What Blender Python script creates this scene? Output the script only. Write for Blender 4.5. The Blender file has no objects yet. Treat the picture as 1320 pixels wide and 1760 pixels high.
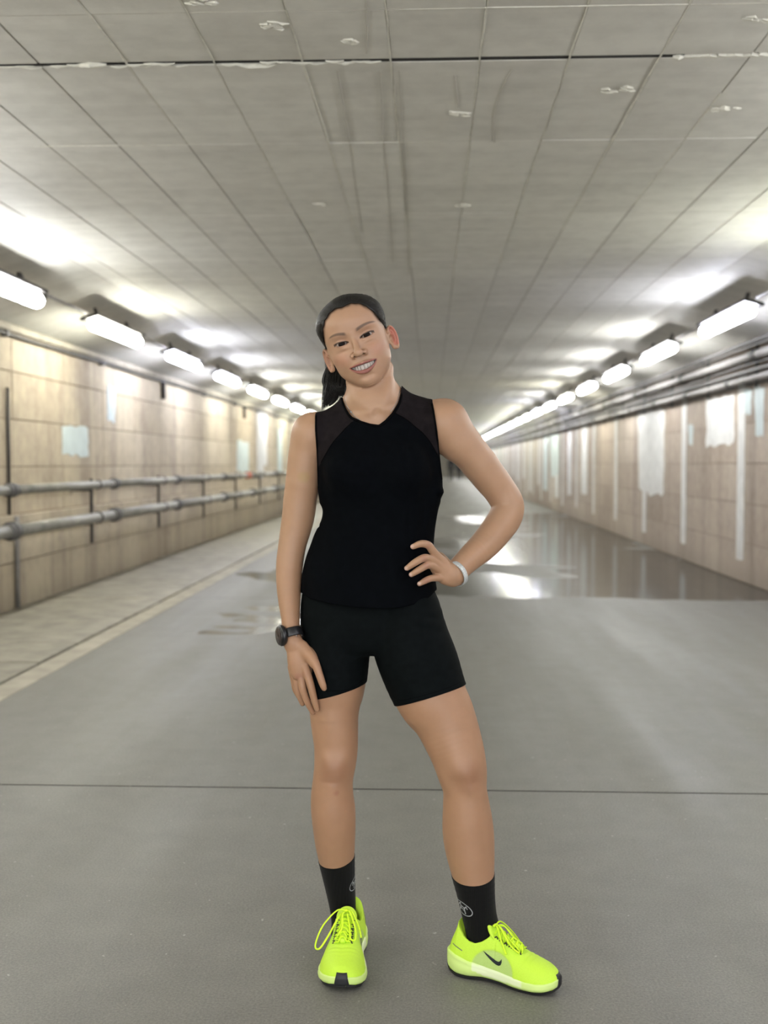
import bpy, bmesh, math, random
import numpy as np
from mathutils import Vector, Matrix
from mathutils.bvhtree import BVHTree

S = bpy.context.scene
COL = S.collection
# ---------------------------------------------------------------- camera
FPX = 1900.0
VPX, VPY = 740.0, 797.0
TH = math.atan((880 - VPY) / FPX)
PH = math.atan((VPX - 660) / FPX * math.cos(TH))
CAM = Vector((0, 0, 1.25))
cd = bpy.data.cameras.new('camera'); cam = bpy.data.objects.new('camera', cd); COL.objects.link(cam)
cam.location = CAM; cam.rotation_euler = (math.pi / 2 - TH, 0, PH)
cd.sensor_fit = 'VERTICAL'; cd.sensor_height = 36; cd.sensor_width = 27; cd.lens = FPX / 1760 * 36
cd.clip_start = 0.05; cd.clip_end = 400
cd.dof.use_dof = True; cd.dof.focus_distance = 2.68; cd.dof.aperture_fstop = 2.9
S.camera = cam
# ---------------------------------------------------------------- world, exposure
wd = bpy.data.worlds.new('world'); S.world = wd; wd.use_nodes = True
wd.node_tree.nodes['Background'].inputs[0].default_value = (0.96, 0.98, 1.0, 1)
wd.node_tree.nodes['Background'].inputs[1].default_value = 4.3   # overcast day outside the open portal behind the camera
LAMP = 52.0
S.view_settings.view_transform = 'Standard'; S.view_settings.look = 'None'
S.view_settings.exposure = 0.0; S.view_settings.gamma = 1.0
S.view_settings.use_curve_mapping = False
S.cycles.use_denoising = True
S.cycles.sample_clamp_indirect = 6.0
S.cycles.use_light_tree = True

RM = np.array(cam.rotation_euler.to_matrix())
CR, CU = RM[:, 0], RM[:, 1]
C0 = np.array(CAM)

def P(px, py, Y):
    d = RM @ np.array([(px - 660) / FPX, (880 - py) / FPX, -1.0])
    return C0 + d * (Y / d[1])

def G(px, py, z=0.0):
    d = RM @ np.array([(px - 660) / FPX, (880 - py) / FPX, -1.0])
    return C0 + d * ((z - C0[2]) / d[2])

def PXY(px, py, X):
    d = RM @ np.array([(px - 660) / FPX, (880 - py) / FPX, -1.0])
    return C0 + d * (X / d[0])

# ---------------------------------------------------------------- helpers
rnd = random.Random(4)

def mk(name, verts, faces, mat, parent=None, smooth=False, link=True):
    me = bpy.data.meshes.new(name)
    if isinstance(verts, np.ndarray) and isinstance(faces, np.ndarray) and len(faces):
        me.vertices.add(len(verts)); me.vertices.foreach_set('co', verts.astype(np.float32).ravel())
        k = faces.shape[1]
        me.loops.add(len(faces) * k); me.loops.foreach_set('vertex_index', faces.astype(np.int32).ravel())
        me.polygons.add(len(faces)); me.polygons.foreach_set('loop_start', np.arange(0, len(faces) * k, k, dtype=np.int32))
        me.update(calc_edges=True)
    else:
        me.from_pydata([tuple(v) for v in verts], [], [tuple(f) for f in faces])
    if smooth: me.polygons.foreach_set('use_smooth', [True] * len(me.polygons))
    if mat is not None: me.materials.append(mat)
    me.update()
    o = bpy.data.objects.new(name, me)
    COL.objects.link(o)
    if parent is not None: par(o, parent)
    return o

def par(o, p):
    o.parent = p
    o.matrix_parent_inverse = Matrix.Translation(-p.location) if p.parent is None else (wmat(p)).inverted()

def wmat(o):
    m = Matrix.LocRotScale(o.location, o.rotation_euler, o.scale)
    if o.parent is not None: m = wmat(o.parent) @ o.matrix_parent_inverse @ m
    return m

def empty(name, loc, label=None, cat=None, group=None, kind=None, parent=None):
    o = bpy.data.objects.new(name, None); COL.objects.link(o); o.location = loc
    o.empty_display_size = 0.1
    tag(o, label, cat, group, kind)
    if parent is not None: par(o, parent)
    return o

def tag(o, label=None, cat=None, group=None, kind=None):
    if label: o['label'] = label
    if cat: o['category'] = cat
    if group: o['group'] = group
    if kind: o['kind'] = kind
    return o

class MB:
    def __init__(s): s.v = []; s.f = []
    def add(s, v, f):
        b = len(s.v); s.v += [tuple(map(float, q)) for q in v]; s.f += [tuple(int(i) + b for i in q) for q in f]; return s
    def box(s, x0, x1, y0, y1, z0, z1, bev=0):
        bm = bmesh.new(); bmesh.ops.create_cube(bm, size=1)
        for v in bm.verts: v.co = Vector(((x0 + x1) / 2 + v.co.x * (x1 - x0), (y0 + y1) / 2 + v.co.y * (y1 - y0), (z0 + z1) / 2 + v.co.z * (z1 - z0)))
        if bev: bmesh.ops.bevel(bm, geom=bm.edges[:], offset=bev, segments=1, affect='EDGES')
        bm.verts.index_update()
        s.add([v.co for v in bm.verts], [[v.index for v in f.verts] for f in bm.faces]); bm.free(); return s
    def tube(s, path, r, n=8, caps=True, closed=False, flat=1.0, up=None):
        path = [np.array(p, float) for p in path]; m = len(path)
        rr = r if hasattr(r, '__len__') else [r] * m
        vs = []; prev = None
        for i in range(m):
            a = path[(i - 1) % m] if (closed or i > 0) else path[0]
            b = path[(i + 1) % m] if (closed or i < m - 1) else path[-1]
            t = b - a; t /= (np.linalg.norm(t) + 1e-12)
            if prev is None:
                u = np.array(up, float) if up is not None else (np.array([0, 0, 1.0]) if abs(t[2]) < .9 else np.array([1.0, 0, 0]))
            else: u = prev
            if up is not None: u = np.array(up, float)
            u = u - t * u.dot(t); u /= (np.linalg.norm(u) + 1e-12); prev = u
            w = np.cross(t, u)
            for k in range(n):
                an = 2 * math.pi * k / n
                vs.append(path[i] + rr[i] * (math.cos(an) * u * flat + math.sin(an) * w))
        fs = []
        for i in range(m if closed else m - 1):
            j = (i + 1) % m
            for k in range(n):
                k2 = (k + 1) % n
                fs.append((i * n + k, i * n + k2, j * n + k2, j * n + k))
        if caps and not closed:
            fs.append(tuple(range(n - 1, -1, -1))); fs.append(tuple((m - 1) * n + k for k in range(n)))
        return s.add(vs, fs)
    def build(s, name, mat, parent=None, smooth=False):
        return mk(name, s.v, s.f, mat, parent, smooth)

def cr(pts, n=6, closed=False):
    """Catmull-Rom resample of rows"""
    a = np.array(pts, float)
    if a.ndim == 1: a = a[:, None]
    if closed: q = np.vstack([a[-1:], a, a[:2]])
    else: q = np.vstack([2 * a[:1] - a[1:2], a, 2 * a[-1:] - a[-2:-1]])
    out = []
    for i in range(1, len(q) - 2):
        for t in np.linspace(0, 1, n, endpoint=False):
            p0, p1, p2, p3 = q[i - 1], q[i], q[i + 1], q[i + 2]
            out.append(.5 * ((2 * p1) + (-p0 + p2) * t + (2 * p0 - 5 * p1 + 4 * p2 - p3) * t * t + (-p0 + 3 * p1 - 3 * p2 + p3) * t ** 3))
    if not closed: out.append(a[-1])
    return np.array(out)

# ---------------------------------------------------------------- materials
class N:
    """tiny node-graph helper"""
    def __init__(s, name):
        s.m = bpy.data.materials.new(name); s.m.use_nodes = True
        s.t = s.m.node_tree; s.n = s.t.nodes; s.b = s.n['Principled BSDF']; s.out = s.n['Material Output']
    def node(s, ty, **kw):
        x = s.n.new(ty)
        for k, v in kw.items(): setattr(x, k, v)
        return x
    def link(s, a, b): s.t.links.new(a, b)
    def coord(s, kind='Object', scale=(1, 1, 1), loc=(0, 0, 0)):
        if kind == 'World':
            g = s.node('ShaderNodeNewGeometry').outputs['Position']
        else: g = s.node('ShaderNodeTexCoord').outputs[kind]
        m = s.node('ShaderNodeMapping'); m.inputs['Scale'].default_value = scale; m.inputs['Location'].default_value = loc
        s.link(g, m.inputs[0]); return m.outputs[0]
    def noise(s, co, scale=5, detail=4, rough=.55, dist=0):
        x = s.node('ShaderNodeTexNoise'); x.inputs['Scale'].default_value = scale; x.inputs['Detail'].default_value = detail
        x.inputs['Roughness'].default_value = rough; x.inputs['Distortion'].default_value = dist
        s.link(co, x.inputs['Vector']); return x.outputs['Fac']
    def ramp(s, fac, stops):
        x = s.node('ShaderNodeValToRGB'); e = x.color_ramp.elements
        while len(e) > 1: e.remove(e[-1])
        e[0].position = stops[0][0]; e[0].color = c4(stops[0][1])
        for p, c in stops[1:]:
            q = e.new(p); q.color = c4(c)
        s.link(fac, x.inputs[0]); return x.outputs[0]
    def mix(s, fac, a, b, mode='MIX'):
        x = s.node('ShaderNodeMix', data_type='RGBA', blend_type=mode)
        for v, i in ((fac, 0), (a, 6), (b, 7)):
            if isinstance(v, (int, float)): x.inputs[i].default_value = v
            elif isinstance(v, tuple): x.inputs[i].default_value = c4(v)
            else: s.link(v, x.inputs[i])
        return x.outputs[2]
    def math(s, op, a, b=0.0):
        x = s.node('ShaderNodeMath', operation=op)
        for v, i in ((a, 0), (b, 1)):
            if isinstance(v, (int, float)): x.inputs[i].default_value = v
            else: s.link(v, x.inputs[i])
        return x.outputs[0]
    def set(s, **kw):
        for k, v in kw.items():
            i = s.b.inputs[k.replace('_', ' ')]
            if isinstance(v, bpy.types.NodeSocket): s.link(v, i)
            elif isinstance(v, tuple): i.default_value = c4(v) if len(i.default_value) == 4 else v
            else: i.default_value = v
        return s
    def bump(s, h, strength=.3, dist=.01, prev=None):
        x = s.node('ShaderNodeBump'); x.inputs['Strength'].default_value = strength; x.inputs['Distance'].default_value = dist
        s.link(h, x.inputs['Height'])
        if prev is not None: s.link(prev, x.inputs['Normal'])
        s.link(x.outputs[0], s.b.inputs['Normal']); return x.outputs[0]

def c4(c): return (c[0], c[1], c[2], c[3] if len(c) > 3 else 1.0)
def rgb(r, g, b):
    f = lambda x: (x / 255 / 12.92) if x / 255 <= .04045 else ((x / 255 + .055) / 1.055) ** 2.4
    return (f(r), f(g), f(b))

def simple(name, col, rough=.6, metal=0, nscale=40, namt=.12, bump=0.0, bscale=200, coordk='Object', **kw):
    m = N(name); co = m.coord(coordk)
    n1 = m.noise(co, nscale, 4)
    d = tuple(c * (1 - namt) for c in col); l = tuple(min(1, c * (1 + namt)) for c in col)
    m.set(Base_Color=m.ramp(n1, [(.3, d), (.7, l)]), Roughness=rough, Metallic=metal, **kw)
    if bump: m.bump(m.noise(co, bscale, 3), bump, .002)
    return m.m

def emit(name, col, strength):
    m = N(name); co = m.coord('Object')
    n1 = m.noise(co, 3, 2)
    m.set(Base_Color=(.8, .8, .8), Emission_Color=m.ramp(n1, [(.2, col), (.8, tuple(min(1, c * 1.03) for c in col))]), Emission_Strength=strength, Roughness=.4)
    return m.m
# ================================================================ TUNNEL
XL, XR, HC = -3.63, 3.30, 2.75
CXL, CXR = -2.65, 2.27            # where the flat ceiling turns into the haunches
ZWL, ZWR = 2.46, 2.50
Y0T, Y1T = -3.2, 112.0

def concrete_ceiling():
    m = N('ceiling_paint'); co = m.coord('World')
    big = m.noise(co, .6, 3); fine = m.noise(co, 9, 6, .6); st = m.noise(m.coord('World', (.5, 6, 1)), 1.2, 4)
    c = m.ramp(big, [(.3, rgb(210, 209, 203)), (.7, rgb(224, 223, 217))])
    c = m.mix(.35, c, m.ramp(st, [(.35, rgb(160, 157, 147)), (.65, rgb(205, 202, 192))]))
    c = m.mix(.25, c, m.ramp(fine, [(.3, rgb(150, 147, 138)), (.6, rgb(205, 203, 193))]))
    oi = m.node('ShaderNodeObjectInfo').outputs['Random']
    c = m.mix(.07, c, m.ramp(oi, [(0, rgb(120, 115, 105)), (1, rgb(230, 230, 222))]))
    m.set(Base_Color=c, Roughness=.62)
    b = m.bump(m.noise(co, 14, 5), .25, .004); m.bump(m.noise(co, 2.2, 3), .25, .02, b)
    return m.m
M_CEIL = concrete_ceiling()
M_FIN = simple('mortar_fin', rgb(205, 203, 192), .8, nscale=30, bump=.4, bscale=150, coordk='World')
M_GAP = simple('dark_joint', rgb(26, 24, 22), .9, coordk='World')
M_WJ = simple('wall_joint', rgb(128, 114, 98), .9, coordk='World')
M_GROOVE = simple('grey_joint', rgb(158, 154, 145), .9, coordk='World')

def wall_mat(name, a, b, c, dark):
    m = N(name); co = m.coord('World')
    big = m.noise(m.coord('World', (1, .55, .4)), .8, 4); fine = m.noise(co, 7, 6, .65)
    streak = m.noise(m.coord('World', (1, 2.4, .16), (3, 1, 0)), 1.1, 5, .6)
    low = m.node('ShaderNodeSeparateXYZ'); m.link(m.node('ShaderNodeNewGeometry').outputs['Position'], low.inputs[0])
    col = m.ramp(big, [(.3, a), (.5, b), (.72, c)])
    col = m.mix(m.ramp(streak, [(.50, (0, 0, 0)), (.66, (.7, .7, .7))]), col, dark)
    col = m.mix(.3, col, m.ramp(fine, [(.3, tuple(x * .55 for x in b)), (.65, tuple(min(1, x * 1.15) for x in a))]))
    foot = m.math('ADD', m.math('MULTIPLY', low.outputs['Z'], -1.5), m.math('MULTIPLY', fine, 1.1))
    col = m.mix(m.ramp(foot, [(.2, (0, 0, 0)), (.75, (.6, .6, .6))]), col, rgb(92, 82, 68))
    oi = m.node('ShaderNodeObjectInfo').outputs['Random']
    col = m.mix(.10, col, m.ramp(oi, [(0, rgb(120, 104, 84)), (1, rgb(220, 212, 195))]))
    m.set(Base_Color=col, Roughness=.72)
    bb = m.bump(m.noise(co, 22, 5), .35, .004); m.bump(m.noise(co, 3, 3), .3, .02, bb)
    return m.m
M_WL = wall_mat('wall_left_concrete', rgb(196, 185, 158), rgb(176, 162, 140), rgb(140, 124, 109), rgb(116, 98, 88))
M_WR = wall_mat('wall_right_concrete', rgb(184, 172, 156), rgb(158, 142, 129), rgb(130, 114, 103), rgb(100, 84, 75))
M_PAINTW = simple('pale_paint', rgb(206, 206, 203), .6, nscale=6, namt=.12, bump=.2, coordk='World')
M_PAINTB = simple('pale_blue_paint', rgb(188, 200, 200), .6, nscale=6, namt=.08, bump=.2, coordk='World')

def floor_mat():
    m = N('road_concrete'); co = m.coord('World')
    big = m.noise(co, .5, 4); st = m.noise(m.coord('World', (3, .35, 1)), .9, 5, .6); fine = m.noise(co, 160, 3, .7); mid = m.noise(co, 6, 6, .65)
    sp = m.noise(co, 45, 2, .5)
    c = m.ramp(big, [(.3, rgb(92, 91, 86)), (.7, rgb(106, 105, 99))])
    c = m.mix(.45, c, m.ramp(st, [(.35, rgb(90, 89, 83)), (.65, rgb(124, 122, 114))]))
    c = m.mix(.3, c, m.ramp(mid, [(.3, rgb(86, 84, 79)), (.7, rgb(132, 130, 122))]))
    c = m.mix(.35, c, m.ramp(fine, [(.35, rgb(74, 72, 67)), (.65, rgb(142, 140, 132))]))
    c = m.mix(m.ramp(sp, [(.72, (0, 0, 0)), (.76, (.6, .6, .6))]), c, rgb(176, 174, 166))
    r = m.ramp(st, [(.3, (.42, .42, .42)), (.7, (.62, .62, .62))])
    m.set(Base_Color=c, Roughness=r)
    b = m.bump(fine, .35, .0015); m.bump(mid, .2, .004, b)
    return m.m
M_FLOOR = floor_mat()

def wet_mat():
    m = N('water_film')
    tr = m.node('ShaderNodeBsdfTransparent'); tr.inputs[0].default_value = (.62, .6, .56, 1)
    gl = m.node('ShaderNodeBsdfGlossy'); gl.inputs['Roughness'].default_value = .12
    co = m.coord('World', (1, .5, 1)); nz = m.noise(co, 2.2, 3)
    bp = m.node('ShaderNodeBump'); bp.inputs['Strength'].default_value = .12; bp.inputs['Distance'].default_value = .01
    m.link(nz, bp.inputs['Height']); m.link(bp.outputs[0], gl.inputs['Normal'])
    fr = m.node('ShaderNodeFresnel'); fr.inputs['IOR'].default_value = 1.4
    mx = m.node('ShaderNodeMixShader'); m.link(fr.outputs[0], mx.inputs[0]); m.link(tr.outputs[0], mx.inputs[1]); m.link(gl.outputs[0], mx.inputs[2])
    m.link(mx.outputs[0], m.out.inputs[0]); return m.m
M_WATER = wet_mat()
M_GUTTER = simple('pavement_slab', rgb(140, 136, 122), .5, nscale=5, namt=.28, bump=.4, bscale=60, coordk='World')
M_PIPE = simple('galvanised_pipe', rgb(128, 126, 118), .42, metal=.35, nscale=9, namt=.25, coordk='World')
M_DARK = simple('dark_steel', rgb(46, 44, 42), .5, metal=.3, nscale=20, coordk='World')
M_ORANGE = simple('orange_ring', rgb(190, 84, 52), .6)
M_CABLE = simple('black_cable', rgb(58, 56, 54), .5, coordk='World')
M_PIPEL = simple('pale_pipe', rgb(132, 129, 126), .6, metal=.1, nscale=9, namt=.2, coordk='World')
M_PIPEV = simple('dull_pipe', rgb(88, 86, 84), .6, metal=.2, nscale=9, namt=.2, coordk='World')

# ---- floor: bed, road slabs, pavement slabs
floor = mk('floor', *(lambda b: (b.v, b.f))(MB().box(XL - .3, XR + .3, Y0T, Y1T, -.30, -.035)), M_GAP)
tag(floor, kind='structure')
from mathutils import noise as mn
PX = -2.43                                        # pavement edge
SLABS = [-3.2, -1.8, 4.196, 10.2, 16.2, 22.2, 28.2, 34.2, 40.2, 46.2, 52.2, 112]
def dip(x, y):
    """how far the road is worn down under the puddles (m)"""
    if y < 10.2:
        cc = math.exp(-((x + 1.4) / .5) ** 2 - ((y - 8.9) / 1.0) ** 2)
        if cc < .05: return 0.0
        n = mn.noise(Vector((x * 1.4, y * 3.2, 3.1))) * .7 + mn.noise(Vector((x * 4, y * 9, 7.7))) * .4
        return max(0.0, .0038 * cc + .009 * n * cc - .0004)
    n = mn.noise(Vector((x * .5, y * .7, 3.1))) * .65 + mn.noise(Vector((x * 1.4, y * 2.0, 7.7))) * .4 + mn.noise(Vector((x * 5, y * 5, 1.7))) * .14
    right = math.exp(-((x - 2.6) / 1.3) ** 2) * (1 if y < 34 else max(0, 1 - (y - 34) / 12))
    mid = math.exp(-((x + .35) / 1.7) ** 2) * math.exp(-((y - 12.2) / 2.6) ** 2)
    mid2 = math.exp(-((x - .6) / 1.6) ** 2) * math.exp(-((y - 17.5) / 2.2) ** 2)
    mid3 = math.exp(-((x - .5) / 1.3) ** 2) * math.exp(-((y - 25) / 2) ** 2) * .8
    edge = min(1.0, (y - 10.2) / .35)
    v = .010 * (1.0 * right + .85 * mid + .8 * mid2 + .7 * mid3) + .010 * n - .0035
    return max(0.0, v) * (.35 + .65 * edge)
WATER_Z = -.0022
for i in range(len(SLABS) - 1):
    a, b = SLABS[i] + .004, SLABS[i + 1] - .004
    if 4 < a < 40:
        nx = 110; ny = 120
        xs = np.linspace(PX + .006, XR, nx); ys = np.linspace(a, b, ny)
        v = [(x, y, -dip(x, y)) for y in ys for x in xs]
        f = [(j * nx + k, j * nx + k + 1, (j + 1) * nx + k + 1, (j + 1) * nx + k) for j in range(ny - 1) for k in range(nx - 1)]
        m_ = MB().add(v, f)
        m_.box(PX + .006, XR, a, b, -.034, -.030)
        o = m_.build('road_slab', M_FLOOR, floor, True)
    else:
        o = MB().box(PX + .006, XR, a, b, -.034, 0, .003).build('road_slab', M_FLOOR, floor)
# pavement slabs along the left wall
ys = [-3.2, 0, 1.5, 3, 4.5, 5.6, 6.75, 7.5]
while ys[-1] < 50: ys.append(ys[-1] + (.98 if len(ys) % 3 else .6))
ys.append(112)
for a, b in zip(ys, ys[1:]):
    dz = rnd.uniform(-.004, .003)
    o = MB().box(XL, PX - .012, a + .012, b - .012, -.034, .012 + dz, .006).build('pavement_slab', M_GUTTER, floor)
# ragged mortar along pavement edge
MB().box(PX + .006, PX + .17, -3.2, 60, -.001, .0025).build('edge_strip', simple('edge_mortar', rgb(158, 152, 136), .7, nscale=4, namt=.2, coordk='World'), floor)

# ---- puddles
def sheet(name, x0, x1, y0, y1, label):
    o = mk(name, [(x0, y0, WATER_Z), (x1, y0, WATER_Z), (x1, y1, WATER_Z), (x0, y1, WATER_Z)], [(0, 1, 2, 3)], M_WATER)
    tag(o, label, 'puddle', None); return o
sheet('puddle', -2.1, -.6, 7.0, 10.18, 'small thin wet patch on the road left of her wrist watch, nearest of all')
sheet('puddle', -2.2, .9, 10.21, 16.19, 'shallow puddle on the road behind the woman, reaching left of her')
sheet('puddle', .905, XR - .002, 10.21, 16.19, 'long puddle on the road at the right, reflecting the lamps, nearest of the right-hand water')
sheet('puddle', -1.6, 1.2, 16.215, 22.19, 'thin puddle in the middle of the road further down the tunnel')
sheet('puddle', 1.205, XR - .002, 16.215, 22.19, 'wet strip of water along the right wall foot beyond the nearest puddle')
sheet('puddle', -.8, XR - .002, 22.215, 28.19, 'farthest visible water film across the road behind the bent elbow')

# ---- walls
def wall(side, X, ztop, sgn, mat, y_first, length, courses, xface):
    back = MB().box(*(sorted((X + sgn * .25, X + sgn * .012))), Y0T, Y1T, -.05, ztop + .3).build('wall_' + side, M_WJ)
    tag(back, kind='structure')
    far = y_first + length * 30
    for ci, (z0, z1) in enumerate(courses):
        dx = xface(ci)
        x_in = X - sgn * dx
        MB().box(*(sorted((X + sgn * .012, x_in))), Y0T, y_first - .005, z0 + .003, z1 - .003).build('near_wall_band', mat, back)
        MB().box(*(sorted((X + sgn * .012, x_in))), far + .005, Y1T, z0 + .003, z1 - .003).build('far_wall_band', mat, back)
        proto = None
        for k in range(30):
            if proto is None:
                o = MB().box(*(sorted((sgn * .012 + X, x_in))), 0 + .0035, length - .0035, z0 + .0035, z1 - .0035, .004).build('block', mat, back)
                proto = o
            else:
                o = proto.copy(); COL.objects.link(o)
            o.location = (-sgn * rnd.uniform(0, .006), y_first + k * length, 0)
    return back
cl = [(0, .405), (.405, .81)] + [(.81 + .4125 * i, .81 + .4125 * (i + 1)) for i in range(4)]
cl[-1] = (cl[-1][0], ZWL)
WL = wall('left', XL, ZWL, -1, M_WL, 6.83, 1.325, cl, lambda i: .06 if i < 2 else .0)
crr = [(i * .4167, (i + 1) * .4167) for i in range(6)]
WR = wall('right', XR, ZWR, 1, M_WR, 6.6, 1.325, crr, lambda i: .0)

def ragged(poly, n=5, amp=.015):
    out = []; L = len(poly)
    for i in range(L):
        a = np.array(poly[i]); b = np.array(poly[(i + 1) % L])
        for t in np.linspace(0, 1, n, endpoint=False):
            p = a + (b - a) * t
            if t > 0: p = p + np.array([rnd.uniform(-amp, amp), rnd.uniform(-amp, amp)])
            out.append(p)
    return out
def patch(px_poly, X, mat, name, parent, off=.004, amp=.02):
    s = 1 if X > 0 else -1
    pts = []
    for (px, py) in px_poly:
        q = PXY(px, py, X); pts.append((q[1], q[2]))
    pts = ragged(pts, 6, amp)
    fx = X - s * (.0065 + off); bx = X - s * .0005
    n = len(pts); v = [(fx, p[0], p[1]) for p in pts] + [(bx, p[0], p[1]) for p in pts]
    f = [tuple(range(n)), tuple(range(2 * n - 1, n - 1, -1))] + [(i, (i + 1) % n, n + (i + 1) % n, n + i) for i in range(n)]
    return mk(name, v, f, mat, parent)
def yz(X, y0, y1, z0, z1): return [(y0, z0), (y1, z0), (y1, z1), (y0, z1)]
def patch_w(y0, y1, z0, z1, X, mat, name, parent, amp=.02, off=.003):
    s = 1 if X > 0 else -1
    pts = ragged([(y0, z0), (y1, z0), (y1, z1), (y0, z1)], 7, amp)
    fx = X - s * (.0065 + off); bx = X - s * .0005
    n = len(pts); v = [(fx, p[0], p[1]) for p in pts] + [(bx, p[0], p[1]) for p in pts]
    f = [tuple(range(n)), tuple(range(2 * n - 1, n - 1, -1))] + [(i, (i + 1) % n, n + (i + 1) % n, n + i) for i in range(n)]
    return mk(name, v, f, mat, parent)
patch([(106, 733), (149, 735), (151, 784), (106, 781)], XL, M_PAINTB, 'paint_patch', WL)
patch([(184, 663), (197, 668), (196, 727), (184, 722)], XL, M_PAINTB, 'paint_patch', WL)
patch([(407, 757), (427, 760), (427, 812), (407, 810)], XL, M_PAINTB, 'paint_patch', WL)
patch([(442, 705), (458, 710), (458, 800), (443, 798)], XL, M_PAINTW, 'paint_patch', WL)
for k, y in enumerate([11.9 + 2.65 * i for i in range(-2, 26)]):
    patch_w(y - .13, y + .13, .18 + rnd.random() * .1, 2.2, XR, M_PAINTW, 'joint_strip', WR, .012)
patch([(1097, 700), (1143, 706), (1141, 848), (1120, 853), (1099, 838)], XR, M_PAINTW, 'paint_patch', WR, .002, .04)
patch([(1215, 684), (1262, 676), (1262, 760), (1215, 770)], XR, M_PAINTW, 'paint_patch', WR, .002, .04)
patch([(1280, 668), (1294, 668), (1292, 712), (1282, 710)], XR, M_PAINTB, 'paint_patch', WR)
patch([(1298, 664), (1315, 664), (1313, 750), (1300, 746)], XR, M_PAINTB, 'paint_patch', WR)
patch([(1184, 730), (1192, 730), (1191, 766), (1185, 764)], XR, M_PAINTB, 'paint_patch', WR, .002, .01)
patch([(944, 742), (962, 744), (961, 815), (948, 820)], XR, M_PAINTB, 'paint_patch', WR)
# far repainted bays: every bay has its own paint, seen as stripes
for k in range(26):
    y = 23.2 + k * 2.65 + rnd.uniform(-.3, .3); w = rnd.uniform(.5, 1.2)
    patch_w(y, y + w, rnd.uniform(.2, .9), 2.1, XR, rnd.choice([M_PAINTW, M_PAINTB, M_PAINTW]), 'paint_patch', WR)
for k in range(14):
    y = 23 + k * 3.1; w = rnd.uniform(.5, 1.3)
    patch_w(y, y + w, rnd.uniform(.9, 1.2), rnd.uniform(2.0, 2.3), XL, rnd.choice([M_PAINTW, M_PAINTB]), 'paint_patch', WL)
# end walls
o = MB().box(XL - .3, XR + .3, Y1T - .05, Y1T + .2, -.1, 3.2).build('wall_far', M_CEIL); tag(o, kind='structure')

# ---- ceiling
ceil = MB().box(XL - .2, XR + .2, Y0T, Y1T, HC + .06, HC + .3).build('ceiling', M_GAP); tag(ceil, kind='structure')
xs = [CXL, -2.467, -2.136, -1.805, -1.474, -1.143, -.812, -.481, -.15, .181, .512, .843, 1.174, 1.505, 1.836, CXR]
yb = [2.2, 3.72, 4.18, 5.23, 6.71, 8.2, 9.0] + [9.0 + 1.5 * i for i in range(1, 14)]
backp = MB().box(CXL, CXR, Y0T, 4.166, HC + .006, HC + .03); backp.box(CXL, CXR, 4.198, Y1T, HC + .006, HC + .03)
backp.build('joint_bed', M_GROOVE, ceil)
for j in range(len(yb) - 1):
    y0, y1 = yb[j] + .0035, yb[j + 1] - .0035
    if yb[j] == 4.18: y0 = 4.200 if xs[i] > -.3 else 4.192
    if yb[j + 1] == 4.18: y1 = 4.164 if xs[i] > -.3 else 4.172
    for i in range(15):
        dz = rnd.uniform(-.0015, .0015); g = .003
        o = MB().box(xs[i] + g, xs[i + 1] - g, y0, y1, HC + dz, HC + .02, .002).build('ceiling_panel', M_CEIL, ceil)
gp = MB().box(-.28, .93, 4.167, 4.197, HC + .0015, HC + .03); gp.box(CXL, -.28, 4.176, 4.188, HC + .002, HC + .03); gp.box(.93, CXR, 4.178, 4.186, HC + .002, HC + .03)  # near-black strips fill the gap in place of its inner shade
gp.build('joint_dark_fill', M_GAP, ceil)['kind'] = 'stuff'
MB().box(CXL, CXR, Y0T, 2.197, HC, HC + .02).build('near_ceiling_band', M_CEIL, ceil)
ff = MB()
for i in range(15):
    y = yb[-1]
    while y < Y1T:
        ff.box(xs[i] + .003, xs[i + 1] - .003, y + .004, min(y + 3, Y1T) - .004, HC, HC + .02); y += 3
tag(ff.build('far_ceiling_panels', M_CEIL, ceil), kind='stuff')
# mortar fins squeezed out of the shuttering joints
fin = MB()
def finline(p, q, w=.005, h=.005, brk=.25):
    p = np.array(p); q = np.array(q); L = np.linalg.norm(q - p); n = max(2, int(L / .12)); k = 0
    pts = [p + (q - p) * t + np.array([rnd.uniform(-.002, .002), rnd.uniform(-.002, .002), 0]) for t in np.linspace(0, 1, n + 1)]
    run = [pts[0]]
    for a in pts[1:]:
        run.append(a)
        if rnd.random() < brk * .2 and len(run) > 3:
            fin.tube(run, [w * .9 * rnd.uniform(.5, 1) for _ in run], 5); run = [a]
    if len(run) > 1: fin.tube(run, [w * .9] * len(run), 5)
for x, ya, yb_ in ((-.481, 2.6, 6.7), (-.812, 2.6, 6.4), (-1.143, 2.8, 5.2), (-.15, 2.6, 8.5), (.181, 2.6, 9), (.512, 2.6, 8.5), (.843, 2.6, 7.2), (1.174, 4.6, 6.5), (-.481, 6.7, 9.5)):
    finline((x, ya, HC + .002), (x, yb_, HC + .002))
finline((-.1, 3.72, HC + .002), (1.2, 3.72, HC + .002)); finline((-.8, 3.72, HC + .002), (-.2, 3.72, HC + .002), .003)
finline((-1.85, 5.23, HC + .002), (-1.1, 5.23, HC + .002)); finline((-.3, 5.23, HC + .002), (.18, 5.23, HC + .002), .004)
fin.build('mortar_fins', M_FIN, ceil)['kind'] = 'stuff'
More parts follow.
